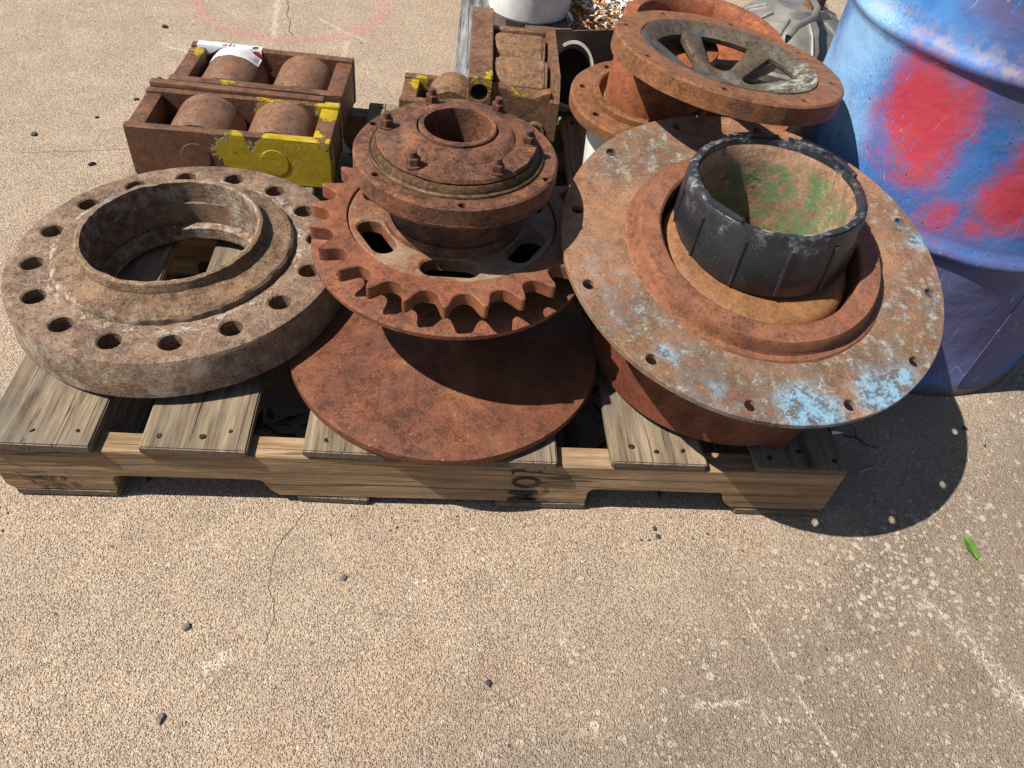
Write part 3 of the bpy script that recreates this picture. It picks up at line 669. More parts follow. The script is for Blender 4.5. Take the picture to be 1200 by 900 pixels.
for k, a in enumerate((172, 113, 55, -2, -58, -124)):
    pos = Vector((.0945 * math.cos(R(a)), .0945 * math.sin(R(a)), .4672 - sz))
    if me_n is None:
        n_ = obj('bolt', nut_bm(), M_BOLT, sp, sharp=25); s_ = obj('threaded_end', cyl(bmesh.new(), (0, 0, .011), .0052, .0095, 'z', 12, bev=.001), M_BOLT, n_); me_n, me_s = n_.data, s_.data
    else:
        n_ = bpy.data.objects.new('bolt', me_n); C.objects.link(n_); n_.parent = sp
        s_ = bpy.data.objects.new('threaded_end', me_s); C.objects.link(s_); s_.parent = n_
    n_.location = pos; n_.rotation_euler = (random.uniform(-.08, .08), random.uniform(-.08, .08), random.uniform(0, 1))

# ------------------------------------------------------------------ right: big plate, cup, sleeve, base
TR = (R(12.7), R(1.8), 0)
rf = thing('flange_plate', 'large thin tilted disc with peeling pale blue paint and a raised inner ring', 'flange', (1.044, .202, .36), TR)
holes = [circle(.0082, 14, (.2580 * math.cos(R(19 + 30 * k)), .2580 * math.sin(R(19 + 30 * k)))) for k in range(12)]
pb = plate(circle(.278, 144), [circle(.146, 96)] + holes, -.009, 0., .001, holech=.0012)
obj('plate', jitter(pb, .0016, 9), M_RF, rf)
rg = lathe([(.190, -.002), (.186, .0025), (.179, .0035), (.1765, .008), (.1745, .019), (.171, .0235), (.146, .0245), (.1425, .0215), (.1415, .0), (.1415, -.045), (.150, -.045), (.150, -.002)], 128, True)
obj('raised_ring', jitter(rg, .0009, 30), M_RFRING, rf)
cup = thing('bearing_cup', 'smooth tan rusty dome seated in the middle of the big tilted disc', 'bearing cup', (1.0445, .199, .364), TR)
def dome_rim(a, i, r, z):
    u = Vector((math.cos(a), math.sin(a))); d = Vector((.0105, .0355)); du = d.dot(u); cr = d.x * u.y - d.y * u.x
    ri = du + math.sqrt(.1042 ** 2 - cr * cr); return (ri, z) if i in (0, 1) else (max(ri + .0004 * i, r), z)
obj('dome', lathe([(.1, -.05), (.1, .0035), (.112, .0035), (.123, .0025), (.131, -.002), (.135, -.009), (.1365, -.018), (.1365, -.05)], 112, True, rim=dome_rim), M_TAN, cup)
sl = thing('black_sleeve', 'cracked black plastic ring lined with green-stained rusty pipe, on the tilted disc', 'sleeve', (1.055, .234, .3590), (R(1.5), R(-1.5), 0))
def torn(a, i, r, z):
    if i in (2, 3, 4, 5):
        n = mnoise.noise(Vector((math.cos(a) * 4, math.sin(a) * 4, 3))) ; d = math.degrees(a) % 360
        lip = .0065 if (232 < d < 318 and i in (4, 5)) else 0
        z += .0034 * n - lip + .0022 * mnoise.noise(Vector((math.cos(a) * 30, math.sin(a) * 30, i)))
        r += .0012 * mnoise.noise(Vector((math.cos(a) * 20, math.sin(a) * 20, 7)))
    return r, z
slv = lathe([(.1265, 0), (.1255, .03), (.1225, .082), (.1205, .0915), (.1165, .0955), (.1090, .0955), (.1075, .086), (.1105, .0), (.124, -.003)], 160, True, rim=torn)
obj('sleeve_body', jitter(slv, .0007, 40), M_BLK, sl, sharp=50)
for k in range(12):
    a = R(-153 + 30 * k + random.uniform(-2, 2)); ribr = lambda z: .1265 - .004 * z / .09
    rb = tube([(ribr(z) * math.cos(a), ribr(z) * math.sin(a), z) for z in (.003, .03, .06, .074)], [.0028, .0028, .003, .0036], 8)
    obj('rib', rb, M_BLK, sl)
# torn strips curled along the top edge
for (d0, d1, z, ww) in ((205, 232, .0945, .009), (283, 322, .0938, .007), (75, 112, .0985, .008), (40, 68, .098, .009), (10, 34, .0975, .009)):
    b = bmesh.new(); n = 14; rows = []
    for k in range(n + 1):
        d = R(d0 + (d1 - d0) * k / n); nz = mnoise.noise(Vector((k * .9, d0, 0)))
        e = min(k, n - k) / 3.; wk = ww * min(1, .55 + .45 * e)
        r1 = .1195 + .0012 * nz; r0 = r1 - wk; zz = z + .0016 * nz
        rows.append([b.verts.new((r * math.cos(d), r * math.sin(d), q)) for r, q in ((r1, zz - .004), (r1, zz + .0012), (r0, zz + .0022), (r0, zz - .0035))])
    for A, B in zip(rows, rows[1:]):
        for k in range(4): b.faces.new([A[k], A[(k + 1) % 4], B[(k + 1) % 4], B[k]])
    b.faces.new(rows[0]); b.faces.new(rows[-1][::-1])
    obj('torn_strip', b, M_BLK, sl, sharp=60)
obj('liner_pipe', jitter(lathe([(.1015, -.20), (.1015, .060), (.1040, .0800), (.1068, .0870), (.1095, .086), (.1095, .0), (.1035, -.01), (.1035, -.20)], 128, True), .0008, 35), M_LIN, sl)
obj('liner_floor', lathe([(0, -.192), (.1012, -.192), (.1012, -.196), (0, -.196)], 48), M_DARK, sl)  # black disc painted as the shade deep in the liner
rb_ = thing('base_ring', 'oxide-red round base ring standing on the deck boards under the tilted disc', 'base ring', (1.050, .224, .1245))
def feet(a, i, r, z):
    d = math.degrees(a) % 360
    if i in (0, 7):
        f = max(0, 1 - min(abs((d - q + 180) % 360 - 180) for q in (290, 60, 175)) / 11.); f = f * f * (3 - 2 * f)
        z += .012 * (1 - f); r += .006 * f
    return r, z
bs = lathe([(.1955, 0), (.1945, .03), (.190, .09), (.188, .15), (.186, .168), (.174, .168), (.176, .09), (.183, 0)], 128, True, rim=feet)
obj('ring_wall', jitter(bs, .0006, 30), M_BASE, rb_)

# ------------------------------------------------------------------ upper right: wheel, lower flange, stub, brake drum, buckets
wh = thing('spoked_wheel', 'rusty wheel with dark dished spokes, lying tilted on the pile beside the drum', 'wheel', (1.039, .522, .5), (R(-3.9), R(5.5), 0))
wholes = [circle(.0062, 12, (.1665 * math.cos(R(-17 + 45 * k)), .1665 * math.sin(R(-17 + 45 * k)))) for k in range(8)]
wr = plate(circle(.185, 128), [circle(.1435, 96)] + wholes, -.029, 0., .0012, outch=.003)
obj('rim_ring', jitter(wr, .0007, 30), M_ORG, wh)
obj('spoke_lip', jitter(lathe([(.1432, -.004), (.1415, .0005), (.1370, -.0005), (.126, -.008), (.117, -.015), (.119, -.021), (.134, -.026), (.1432, -.026)], 120, True), .0006, 40), M_SPOKE, wh)
def window(ac, r0, r1, hw):
    L = []; n = 6; q = .013
    c = [(r1, hw), (r1, -hw), (r0, -hw * .80), (r0, hw * .80)]   # corners, angle in degrees off the centre
    P = [(r * math.cos(ac + R(d)), r * math.sin(ac + R(d))) for r, d in c]
    arc = [(r1 * math.cos(ac + R(d)), r1 * math.sin(ac + R(d))) for d in (hw * .6, hw * .2, -hw * .2, -hw * .6)]
    ring = [P[0]] + arc + P[1:]
    out = []
    for i, p in enumerate(ring):
        p = Vector(p); a_, b_ = Vector(ring[i - 1]), Vector(ring[(i + 1) % len(ring)])
        if i in (0, 5, 6, 7):
            u, v = (a_ - p), (b_ - p); q1, q2 = p + u.normalized() * min(q, u.length * .45), p + v.normalized() * min(q, v.length * .45)
            for t in (0, .25, .5, .75, 1): out.append(tuple(q1 * (1 - t) ** 2 + p * 2 * t * (1 - t) + q2 * t * t))
        else: out.append(tuple(p))
    return out[::-1]
wbm = plate(circle(.1335, 96), [circle(.030, 32)] + [window(R(76 + 60 * k), .052, .1215, 20.5) for k in range(6)], -.013, -.0005, .003, holech=.004)
for v in wbm.verts:
    r = math.hypot(v.co.x, v.co.y); v.co.z -= .007 + max(0, .130 - r) * .40
obj('spoke_web', jitter(wbm, .0012, 40), M_SPOKE, wh, sharp=45)
obj('wheel_hub', lathe([(.0, -.046), (.026, -.046), (.036, -.049), (.038, -.054), (.038, -.066), (0, -.066)], 48), M_SPOKE, wh)
lw = thing('ring_flange', 'orange rusty ring flange half hidden below the spoked wheel, resting on a white bucket', 'ring flange', (.967, .663, .35), (R(3.7), 0, 0))
lh = [circle(.0066, 12, (.1225 * math.cos(R(-148 + 45 * k)), .1225 * math.sin(R(-148 + 45 * k)))) for k in range(8)]
obj('flange_disc', jitter(plate(circle(.1447, 112), [circle(.088, 64)] + lh, -.022, 0, .0012, outch=.0035), .0007, 30), M_ORG, lw)
obj('raised_collar', jitter(lathe([(.107, -.001), (.1055, .010), (.1025, .0125), (.095, .0125), (.0925, .009), (.0915, -.02), (.10, -.02)], 96, True), .0009, 40), M_ORG, lw)
obj('inner_seat', lathe([(0, -.006), (.091, -.006), (.091, -.02), (0, -.02)], 64), M_WEB, lw)
stb = thing('bell_housing', 'short upright rust-red cylinder carrying the left side of the spoked wheel', 'cylinder', (.975, .668, .345), (R(3.7), R(1.5), 0))
obj('cylinder_wall', jitter(lathe([(.0, .0), (.088, 0), (.0885, .05), (.0875, .108), (.0855, .112), (.0, .112)], 96), .001, 25), M_ORG2, stb)
bd = thing('brake_drum', 'orange-red rusty brake drum with open top behind the spoked wheel', 'brake drum', (1.075, .812, .312), (R(2), R(2), 0))
obj('drum_wall', jitter(lathe([(.155, .095), (.156, .115), (.152, .119), (.131, .119), (.128, .115), (.124, .09), (.122, .05), (0, .05), (0, -.18), (.120, -.18), (.126, .05), (.138, .088)], 112), .0008, 30), M_ORG2, bd)
wb = thing('white_bucket', 'grimy white plastic bucket under the orange ring flange', 'bucket', (.965, .66, .1245))
obj('bucket_wall', lathe([(0, 0), (.088, 0), (.092, .006), (.103, .188), (.1065, .189), (.1065, .1965), (.101, .1965), (.087, .01), (0, .006)], 80), M_WHITE, wb)
bk = thing('blue_bucket', 'dark blue plastic tub in the shade beside the white bucket', 'tub', (.905, .56, .1245))
obj('tub_wall', lathe([(0, 0), (.058, 0), (.061, .004), (.064, .045), (.066, .046), (.066, .052), (.062, .052), (.059, .008), (0, .006)], 64), M_BLUE, bk)
slt = thing('steel_offcut', 'rusty flat steel offcut lying under the front edge of the spoked wheel', 'offcut', (1.105, .50, .405), (R(-4), R(4), R(-36)))
obj('offcut_bar', jitter(nbox((-.09, -.022, 0), (.055, .022, .012), .002), .001, 30), M_ORG2, slt)
slt2 = thing('support_block', 'rough timber block propping up the pile below the spoked wheel', 'block', (1.17, .60, .1245), (0, 0, R(12)))
obj('block_body', jitter(nbox((-.045, -.06, 0), (.045, .06, .277), .004), .002, 12), M_DECK, slt2)

# ------------------------------------------------------------------ machinery skates
def skate(name, label, loc, rot, L, D, H, rollers, rr, mat, rmat, top_over=.0, pth=.018, rz=None, axle=True, group='machinery roller skates'):
    t = thing(name, label, 'roller skate', loc, rot, group)
    def rail(y0, y1, seed, h=H):
        b = nbox((0, y0, 0), (L, y1, h)); es = [e for e in b.edges if abs((e.verts[0].co - e.verts[1].co).x) > .01]
        bmesh.ops.subdivide_edges(b, edges=es, cuts=8, use_grid_fill=True); bmesh.ops.recalc_face_normals(b, faces=b.faces)
        es = [e for e in b.edges if len(e.link_faces) == 2 and e.calc_face_angle(0) > 1]; bmesh.ops.bevel(b, geom=es, offset=.0022, segments=1, affect='EDGES')
        return jitter(b, .0012, 12, seed=seed)
    obj('side_rail', rail(-D / 2, -D / 2 + pth, 1 + loc[0]), mat, t); obj('side_rail', rail(D / 2 - pth, D / 2, 5 + loc[1]), mat, t)
    for x0, x1, hh in ((.0015, .034, H - .004), (L - .036, L - .0015, H - .006)):
        obj('end_plate', jitter(nbox((x0, -D / 2 + pth + .0004, .001), (x1, D / 2 - pth - .0004, hh), .003), .002, 18, seed=x0), mat, t)
    z = rz if rz is not None else H - .022
    for x in rollers:
        b = bmesh.new(); cyl(b, (x, -D / 2 + pth + .003, z), rr, D - 2 * pth - .006, 'y', 56, bev=.007)
        r_ = obj('roller', jitter(b, .0005, 40), rmat, t)
        if axle:
            b = bmesh.new(); cyl(b, (x, -D / 2 - .001, H * .48), .027, D + .002, 'y', 28, bev=.0008); obj('axle', b, mat, r_)
    return t
sk1 = skate('roller_skate', 'front left roller skate with a yellow painted side, between pipe flange and labelled skate', (.013, .735, .1245), (0, R(.6), R(-.6)), .373, .157, .1005, (.122, .266), .067, M_SK1, M_ROLL, rz=.041)
wl = bmesh.new(); box(wl, (.276, -.052, .1398), (.287, .052, .1412)); 
sk2 = skate('roller_skate', 'rear left roller skate with the white printed label stuck on its roller', (.043, .943, .1245), (0, R(.6), R(-2.0)), .346, .178, .099, (.099, .246), .0625, M_SK2, M_ROLL, rz=.043)
bpy.data.meshes  # keep
wl.free()
# a loose flat bar lies along the front skate's rear rail
lb = thing('flat_bar', 'thin rusty flat bar lying along the back edge of the yellow painted skate', 'bar', (.02, .818, .2245), (0, R(1.5), R(-1.6)))
obj('bar_body', jitter(nbox((0, -.008, .0006), (.335, .010, .012), .002), .002, 12), M_SK2, lb)
# paper label draped from the rear rail down over the roller
pl = thing('paper_label', 'white printed paper label draped over the rear rail and roller', 'label', (.043, .943, .1245), (0, R(.6), R(-2.0)))
sheet = bmesh.new(); grid = []
for j, (yy, zz) in enumerate(((.0905, .090), (.0905, .1005), (.084, .1014), (.0705, .1014), (.0692, .0995), (.0688, .088))):
    row = []
    for i in range(21):
        t = i / 20.; zq = zz
        if j == 5: zq = .0985 - .030 * max(0, 1 - t * 2.6) - .048 * max(0, (t - .50) / .50) ** 1.15   # ragged lower edge: deep at both ends, high over the roller
        row.append(sheet.verts.new((.014 + .136 * t, yy, zq + .0004 * math.sin(i * 1.1 + j))))
    grid.append(row)
for A, B in zip(grid, grid[1:]):
    for i in range(20): sheet.faces.new([A[i], A[i + 1], B[i + 1], B[i]])
bmesh.ops.solidify(sheet, geom=sheet.faces[:], thickness=.0003)
obj('label_sheet', sheet, M_PAPER, pl, sharp=50)
cx, cz, rr = .099, .043, .0625
band = bmesh.new(); grid = []
for j in range(7):
    v = j / 6.; row = []
    for i in range(31):
        t = i / 30.; a = R(90 + 66 - 118 * t); r = rr + .0010 + .0005 * math.sin(i * .9 + j)
        y = .064 - (.026 + .012 * math.sin(PI * t) + .006 * t) * v
        row.append(band.verts.new((cx + r * math.cos(a), y, cz + r * math.sin(a))))
    grid.append(row)
for A, B in zip(grid, grid[1:]):
    for i in range(30): band.faces.new([A[i], A[i + 1], B[i + 1], B[i]])
bmesh.ops.solidify(band, geom=band.faces[:], thickness=.0003)
obj('label_flap', band, M_PAPER, pl, sharp=60)
# print on the label: blue bar, red disc with dark centre, red capitals, handwriting
lg = bmesh.new(); cyl(lg, (.139, .0686, .0885), .0105, -.0011, 'y', 28); obj('logo_disc', lg, M_LRED, pl)
lg = bmesh.new(); cyl(lg, (.139, .0676, .0895), .0044, -.0008, 'y', 20); obj('logo_centre', lg, M_LTEAL, pl)
obj('logo_bar', nbox((.112, .0676, .0880), (.1278, .0688, .0965)), M_LBLUE, pl)
TOP = lambda x, y, z, r=0.: Matrix.Translation((x, y, z)) @ Matrix.Rotation(r, 4, 'Z')
text_mesh('label_print', 'FEI', .0125, M_LRED, pl, TOP(.0765, .071, .1022, PI / 2), sx=.62)
text_mesh('label_print', 'PREMIUM', .0055, M_LBLUE, pl, TOP(.0845, .0705, .1022, PI / 2), sx=.62)
text_mesh('label_print', '6 0 0 2', .0055, M_LTEAL, pl, TOP(.0925, .0705, .1022, PI / 2), sx=.7)
text_mesh('label_print', 'Pills', .016, M_INK, pl, TOP(.141, .0715, .1023, PI / 2), sx=.48, bold=.0003)

sk3 = skate('roller_skate', 'small brown skate with one visible roller, left of the raised skate', (.503, .905, .1245), (0, R(.5), R(-3)), .26, .125, .098, (.105, .205), .050, M_SK3, M_ROLL2, rz=.072)
# raised skate pointing away from the camera, its left rail a square tube with an open end
s4 = thing('roller_skate', 'raised scarred skate with two worn rollers and an open-ended square tube rail', 'roller skate', (.72, .727, .206), (0, 0, R(88.5)), 'machinery roller skates')
sq = [(p[0], p[1]) for p in ((-.021, -.026), (.021, -.026), (.023, -.024), (.023, .024), (.021, .026), (-.021, .026), (-.023, .024), (-.023, -.024))]
tb = plate(sq, [circle(.0155, 24, (0, -.004))], 0, .335, .002)
tb.transform(Matrix.Translation((0, .06, .102)) @ Matrix(((0, 0, -1, .335), (-1, 0, 0, 0), (0, 1, 0, 0), (0, 0, 0, 1))))
obj('tube_rail', jitter(tb, .0012, 25), M_SK4, s4)
obj('tube_bore', cyl(bmesh.new(), (.02, .06, .098), .0158, .3, 'x', 20), M_DARK, s4)  # black core drawn for the shade inside the tube
pr = extrude_poly([(0, .012), (.02, 0), (.312, 0), (.312, .108), (.265, .122), (.05, .122), (.016, .108), (0, .09)], -.094, -.076, lambda u, v, w_: (u, w_, v))
obj('side_rail', jitter(pr, .0015, 25), M_SK4, s4)
fe = [(-.0755, .0), (.036, 0), (.036, .108), (.018, .110), (-.004, .103), (-.022, .095), (-.045, .094), (-.062, .103), (-.0755, .107)]
obj('end_plate', jitter(extrude_poly(fe, .004, .028, lambda u, v, w_: (w_, u, v)), .0015, 30), M_SK4, s4)
obj('end_plate', jitter(nbox((.284, -.0755, .0), (.306, .036, .106), .003), .0015, 30), M_SK4, s4)
for x in (.088, .204):
    b = bmesh.new(); cyl(b, (x, -.072, .070), .060, .106, 'y', 11, bev=.006); b.transform(Matrix.Translation((x, 0, .078)) @ Matrix.Rotation(R(12), 4, 'Y') @ Matrix.Translation((-x, 0, -.078)))
    bmesh.ops.bevel(b, geom=b.edges[:], offset=.004, segments=2, affect='EDGES')
    obj('roller', jitter(b, .0012, 30), M_ROLL2, s4)
obj('pin_hole', cyl(bmesh.new(), (-.0035, -.052, .030), .014, .012, 'x', 20), M_DARK, s4)  # solid black disc drawn for the dark of the hole
obj('pin_collar', lathe([(.0145, 0), (.019, 0), (.019, .012), (.0145, .012)], 24, True), M_SK4, s4).matrix_basis = Matrix.Translation((.004, -.052, .030)) @ Matrix.Rotation(-PI / 2, 4, 'Y')
blk = thing('support_block', 'dark timber block on the deck holding up the raised skate', 'block', (.72, .90, .1245))
obj('block_body', jitter(nbox((-.07, -.12, 0), (.07, .10, .081), .004), .002, 12), M_DECK, blk)

# ------------------------------------------------------------------ behind the pallet
pk = thing('timber_plank', 'silver grey weathered plank with knots lying behind the skates', 'plank', (.677, 1.04, .0), (0, 0, R(-1.5)))
obj('plank_board', plank_bm((-.07, 0, .062), (.07, 1.3, .100), 91.), M_GREYW, pk)
for yy in (.1, 1.1): obj('plank_foot', nbox((-.06, yy, .001), (.06, yy + .06, .0615), .002), M_GREYW, pk)
BA = R(15)
def binpt(u, v, z): return (.771 + u * math.cos(BA) - v * math.sin(BA), 1.040 + u * math.sin(BA) + v * math.cos(BA), z)
bn = thing('swarf_bin', 'brown steel bin, half lidded, heaped with metal shavings', 'bin', binpt(0, 0, .0015), (0, 0, BA))
for lo, hi in (((0, 0, 0), (.30, .004, .298)), ((0, .256, 0), (.30, .26, .298)), ((0, .0042, 0), (.004, .2558, .2975)), ((.296, .0042, 0), (.30, .2558, .2975)), ((.0045, .0045, .001), (.2955, .2555, .005)), ((.001, .001, .2985), (.100, .259, .3015))):
    obj('bin_panel', nbox(lo, hi), M_SHEET, bn)
tub = thing('white_pail', 'scuffed white plastic pail standing on the lid of the brown bin', 'pail', binpt(.035, .115, .3035))
obj('pail_wall', lathe([(0, 0), (.088, 0), (.092, .005), (.098, .080), (.102, .081), (.102, .087), (.096, .087), (.086, .01), (0, .008)], 80), M_WHITE, tub)
sw = bmesh.new(); rnd = random.Random(3)
for k in range(900):
    x, y = rnd.uniform(-.096, .096), rnd.uniform(-.122, .122); z = .288 + .03 * (1 - (x * x + y * y) / .0233) + rnd.uniform(-.012, .012)
    Mx = Matrix.Translation((x, y, z)) @ Matrix.Rotation(rnd.uniform(0, 6.3), 4, 'Z') @ Matrix.Rotation(rnd.uniform(-.9, .9), 4, 'Y') @ Matrix.Rotation(rnd.uniform(-1, 1), 4, 'X')
    l, wd, cu = rnd.uniform(.010, .026), rnd.uniform(.003, .007), rnd.uniform(.3, 1.8); prev = None; mi = 0 if rnd.random() < (.62 if x > -.03 else .3) else 1
    for j in range(5):
        t = j / 4 - .5; a = t * cu * 2
        A = sw.verts.new(Mx @ Vector((l * t, -wd / 2, math.cos(a) * l * .35 + wd * .3 * t))); B_ = sw.verts.new(Mx @ Vector((l * t, wd / 2, math.cos(a) * l * .35)))
        if prev: f = sw.faces.new([prev[0], A, B_, prev[1]]); f.material_index = mi
        prev = (A, B_)
swo = obj('metal_swarf', sw, [M_CHIP1, M_CHIP2], smooth=False); swo.location = binpt(.20, .13, .0015); swo.rotation_euler = bn.rotation_euler
tag(swo, 'heap of silvery and rusty metal shavings in the brown bin', 'metal shavings', kind='stuff')
swb = bmesh.new(); box(swb, (.104, .006, .25), (.294, .254, .284)); obj('shavings_bed', swb, M_CHIP2, bn)
pp = thing('grey_pipe', 'grey oval pipe stub with dark open mouth between the raised skate and ring flange', 'pipe', (.868, .980, .240))
pp.rotation_euler = Vector((.10, .85, -.52)).to_track_quat('Z', 'Y').to_euler()
b = lathe([(.0455, 0), (.0500, .0), (.0510, .002), (.0510, .10), (.0455, .10)], 64, True); b.transform(Matrix.Diagonal((1, 1.38, 1, 1))); obj('pipe_wall', jitter(b, .0008, 20), M_PIPE, pp)
b = lathe([(0, .06), (.0453, .06), (.0453, .09), (0, .09)], 32); b.transform(Matrix.Diagonal((1, 1.38, 1, 1))); obj('mouth_shade', b, M_DARK, pp)  # black disc painted as the shade inside the pipe mouth
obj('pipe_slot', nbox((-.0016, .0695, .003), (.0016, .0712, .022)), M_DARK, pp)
mt = thing('motor_housing', 'dull grey cast housing with a bent tube and rusty bolt lug left of the drum', 'motor housing', (1.44, 1.25, .0015), (0, 0, R(20)), None)
mb = lathe([(0, .0), (.15, 0), (.16, .01), (.163, .20), (.170, .205), (.170, .222), (.161, .227), (.153, .27), (.115, .305), (.07, .322), (.064, .34), (0, .34)], 72)
obj('housing_body', jitter(mb, .002, 14), M_ALU, mt)
for k in range(10):
    a = 2 * PI * k / 10
    obj('housing_rib', tube([(r * math.cos(a), r * math.sin(a), z) for r, z in ((.078, .320), (.117, .304), (.154, .270), (.164, .228))], .005, 8), M_ALU, mt)
MI = Matrix.Rotation(R(-20), 4, 'Z') @ Matrix.Translation((-1.44, -1.25, -.0015))
tp = [MI @ Vector(q) for q in ((1.47, 1.29, .35), (1.449, 1.216, .362), (1.440, 1.153, .364), (1.414, 1.099, .362), (1.36, 1.045, .36), (1.332, 1.005, .352), (1.33, 1.01, .31))]
obj('bent_tube', tube(tp, .0075, 12), M_ALU, mt)
obj('bolt_lug', jitter(lathe([(0, 0), (.030, 0), (.032, .004), (.032, .03), (.024, .036), (.013, .037), (.012, .02), (0, .02)], 28), .001, 60), M_HUB, mt, dz=.235, dxy=(-.02, -.152))
q = MI @ Vector((1.455, 1.22, .35)); obj('clamp', nbox((q.x - .012, q.y - .018, q.z - .02), (q.x + .022, q.y + .016, q.z + .02), .003), M_HUB, mt)

# ------------------------------------------------------------------ drum
dr = thing('steel_drum', 'blue steel drum sprayed with red paint, standing at the right edge', 'drum', (1.532, .565, .0015))
prof = [(0, .006), (.276, .006), (.279, .0), (.2865, .0), (.2885, .004), (.2885, .014), (.286, .018)]
def bead(z): return [(.286, z - .024), (.2875, z - .017), (.2925, z - .009), (.2965, z - .003), (.2965, z + .003), (.2925, z + .009), (.2875, z + .017), (.286, z + .024)]
prof += [(.286, .15)] + bead(.302) + [(.286, .43)] + bead(.575) + [(.286, .72), (.286, .865), (.2885, .869), (.2885, .879), (.284, .882), (.279, .879), (.277, .868), (0, .868)]
def dent(a, i, r, z):
    if 8 < i < 26: r += .0022 * mnoise.noise(Vector((math.cos(a) * 3, math.sin(a) * 3, z * 7)))
    return r, z
obj('drum_shell', lathe(prof, 160, rim=dent), M_DRUM, dr, sharp=40)
a = math.atan2(-.283, .035); obj('weld_seam', tube([(.2862 * math.cos(a), .2862 * math.sin(a), z) for z in (.03, .1, .18, .27)], .0012, 6), M_DRUM, dr)

# ------------------------------------------------------------------ small things on the ground
lv = bmesh.new(); rows = []
for i in range(9):
    t = i / 8; x = -.021 + .042 * t; wd = .0085 * math.sin(PI * min(1, t * .95 + .03)) ** .8
    rows.append([lv.verts.new((x, s * wd, .0025 + .003 * abs(s) + .002 * math.sin(t * 5))) for s in (-1, -.5, 0, .5, 1)])
for A, B in zip(rows, rows[1:]):
    for k in range(4): lv.faces.new([A[k], A[k + 1], B[k + 1], B[k]])
bmesh.ops.solidify(lv, geom=lv.faces[:], thickness=.0004)
leaf = thing('leaf', 'single fresh green leaf lying on the concrete at right', 'leaf', (1.4505, -.053, .0015), (0, 0, R(-82)))
lb_ = obj('leaf_blade', lv, M_LEAF, leaf); obj('stalk', tube([(.0205, 0, .003), (.027, .001, .002), (.033, .003, .0015)], .0007, 6), M_LEAF, leaf)
def stone_bm(sx, sy, sz_, seed):
    b = bmesh.new(); bmesh.ops.create_icosphere(b, subdivisions=2, radius=1)
    jitter(b, .55, 1.5, seed=seed); b.transform(Matrix.Diagonal((sx, sy, sz_, 1))); bmesh.ops.translate(b, vec=(0, 0, sz_ * .6), verts=b.verts); return b
stones = [((.293, -.199), .007, 'G', 'small grey stone chip, upper of the two left of the front crack'), ((.293, -.315), .0075, 'G', 'dark grey pebble nearest the lower left corner of the concrete'),
          ((.687, -.27), .0062, 'D', 'lone black pebble on the open concrete at the bottom middle'), ((.486, -.124), .0062, 'G', 'dull grey pebble right of the front crack'),
          ((.946, -.030), .0048, 'D', 'upper of two black specks in front of the right pallet notch'), ((.949, -.044), .0055, 'D', 'lower of two black specks in front of the right pallet notch'),
          ((-.211, 1.601), .010, 'D', 'dark stone on the far concrete below the pink ring'), ((-.332, .979), .009, 'D', 'black pebble at the left edge, on level with the yellow skate'),
          ((-.172, .872), .010, 'D', 'black pebble nearest the upper rim of the pipe flange'), ((-.165, 1.174), .008, 'D', 'flat dark chip left of the skates'),
          ((-.226, 1.074), .006, 'D', 'small dark chip left of the yellow skate corner'), ((-.142, 1.294), .006, 'D', 'dark chip beside the labelled skate'),
          ((1.525, .125), .006, 'G', 'small grey stone chip inside the right edge of the round shadow'), ((1.56, .20), .006, 'D', 'dark pebble just right of the round shadow edge'), ((1.58, .16), .005, 'D', 'small dark pebble right of the round shadow')]
for i, ((x, y), s, k, lab) in enumerate(stones):
    o = obj('pebble', stone_bm(s * .8, s * random.uniform(.45, .75), s * .45, i * 5.), M_STONE_D if k == 'D' else M_STONE_G); o.location = (x, y, 0); o.rotation_euler = (0, 0, random.uniform(0, 6)); tag(o, lab, 'pebble', 'loose pebbles on the concrete')
for (x, y, l, ang, lab) in ((1.334, .096, .036, 20, 'bleached splinter of wood in the round shadow beside the pallet corner'), (1.305, .175, .026, 10, 'short pale wood splinter behind the pallet corner under the disc')):
    b = tube([(-l / 2, 0, .003), (-l * .1, .001, .004), (l / 2, -.001, .003)], [.0028, .0034, .0012], 7); o = obj('wood_splinter', b, M_PAPER if l < .03 else M_AGG); o.location = (x, y, 0); o.rotation_euler = (0, 0, R(ang)); tag(o, lab, 'splinter')
b = tube([(0, 0, .004), (.02, -.006, .006), (.035, -.02, .004), (.055, -.025, .003)], [.0018, .0016, .0014, .0008], 6); tube([(.02, -.006, .006), (.024, .012, .008), (.02, .024, .004)], [.0012, .001, .0006], 6, bm=b)
o = obj('twig', b, M_STONE_D); o.location = (1.318, .17, 0); tag(o, 'thin dark forked twig by the right pallet corner', 'twig')
# exposed pale aggregate stones worn out of the slab, thick around the right front
ag = bmesh.new(); rnd = random.Random(11)
def add_stone(x, y, s):
    b2 = bmesh.new(); bmesh.ops.create_icosphere(b2, subdivisions=1, radius=1)
    jitter(b2, .45, 1.3, seed=x * 91 + y * 37)
    b2.transform(Matrix.Translation((x, y, s * .05)) @ Matrix.Rotation(rnd.uniform(0, 6.3), 4, 'Z') @ Matrix.Diagonal((s, s * rnd.uniform(.5, .95), s * .14, 1))); merge(ag, b2)
for k in range(330):
    x, y = rnd.gauss(1.30, .10), rnd.gauss(-.10, .055); add_stone(x, y, min(.0065, abs(rnd.gauss(.0024, .0017)) + .0012))
for k in range(300):
    x, y = rnd.uniform(.85, 1.75), rnd.uniform(-.38, .30)
    if 0 < x < 1.219 and y > -.005: continue
    add_stone(x, y, rnd.uniform(.0012, .0034))
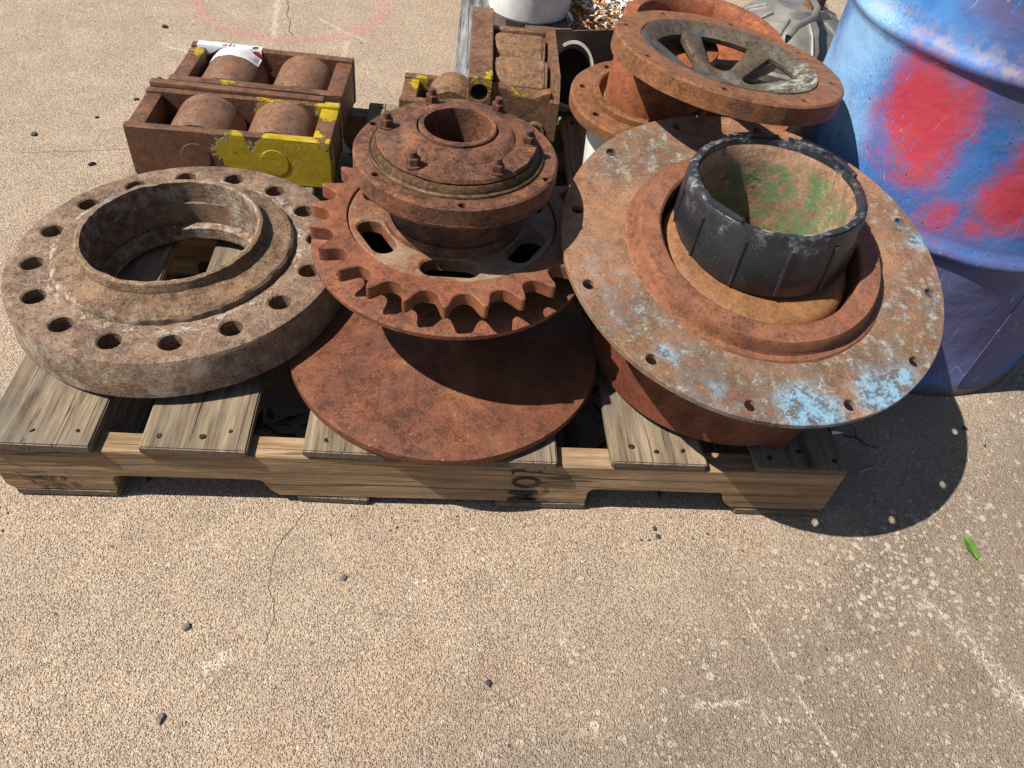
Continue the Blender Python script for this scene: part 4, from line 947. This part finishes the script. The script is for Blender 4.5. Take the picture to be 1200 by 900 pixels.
for k in range(90):
    add_stone(rnd.uniform(0.0, .9), rnd.uniform(-.38, -.01), rnd.uniform(.0012, .0026))
ao = obj('exposed_aggregate', ag, M_AGG, sharp=60); tag(ao, 'pale stones showing in the worn concrete at the right front', 'gravel', kind='stuff')
gr = bmesh.new(); rnd = random.Random(21)
for k in range(420):
    x, y = rnd.uniform(-.3, 1.8), rnd.uniform(-.40, 1.9)
    if -.01 < x < 1.23 and -.01 < y < 1.03: continue
    if k % 3 == 0: x, y = rnd.uniform(-.05, 1.5), rnd.gauss(-.03, .03)
    if y > -.004 and -.01 < x < 1.23 and y < 1.03: continue
    sz_ = rnd.choice((.0009, .0012, .0016, .0024)) * rnd.uniform(.7, 1.3)
    b2 = bmesh.new(); bmesh.ops.create_icosphere(b2, subdivisions=1, radius=1); jitter(b2, .5, 1.3, seed=k * 3.3)
    b2.transform(Matrix.Translation((x, y, sz_ * .3)) @ Matrix.Rotation(rnd.uniform(0, 6.3), 4, 'Z') @ Matrix.Diagonal((sz_, sz_ * rnd.uniform(.4, .9), sz_ * .5, 1)))
    n0 = len(b2.faces); mi = rnd.choice((0, 0, 1, 1, 2))
    for f in b2.faces: f.material_index = mi
    merge(gr, b2)
go = obj('grit', gr, [M_STONE_D, M_SPR, M_AGG], sharp=60); tag(go, 'fine dark grit and rust crumbs strewn over the concrete', 'grit', kind='stuff')
# dry litter inside the pallet
lt = bmesh.new(); rnd = random.Random(5)
for k in range(700):
    x, y = rnd.uniform(.16, 1.2), rnd.uniform(.045, .97); Mx = Matrix.Translation((x, y, rnd.uniform(.001, .012))) @ Matrix.Rotation(rnd.uniform(0, 6.3), 4, 'Z') @ Matrix.Rotation(rnd.uniform(-.5, .5), 4, 'X')
    l, wd = rnd.uniform(.01, .035), rnd.uniform(.002, .009)
    v = [lt.verts.new(Mx @ Vector(q)) for q in ((-l, 0, 0), (0, -wd, .002), (l, 0, 0.001), (0, wd, .002))]; lt.faces.new(v)
lo = obj('leaf_litter', lt, M_LITTER, smooth=False); tag(lo, 'dark dry leaf litter between the pallet boards', 'leaf litter', kind='stuff')
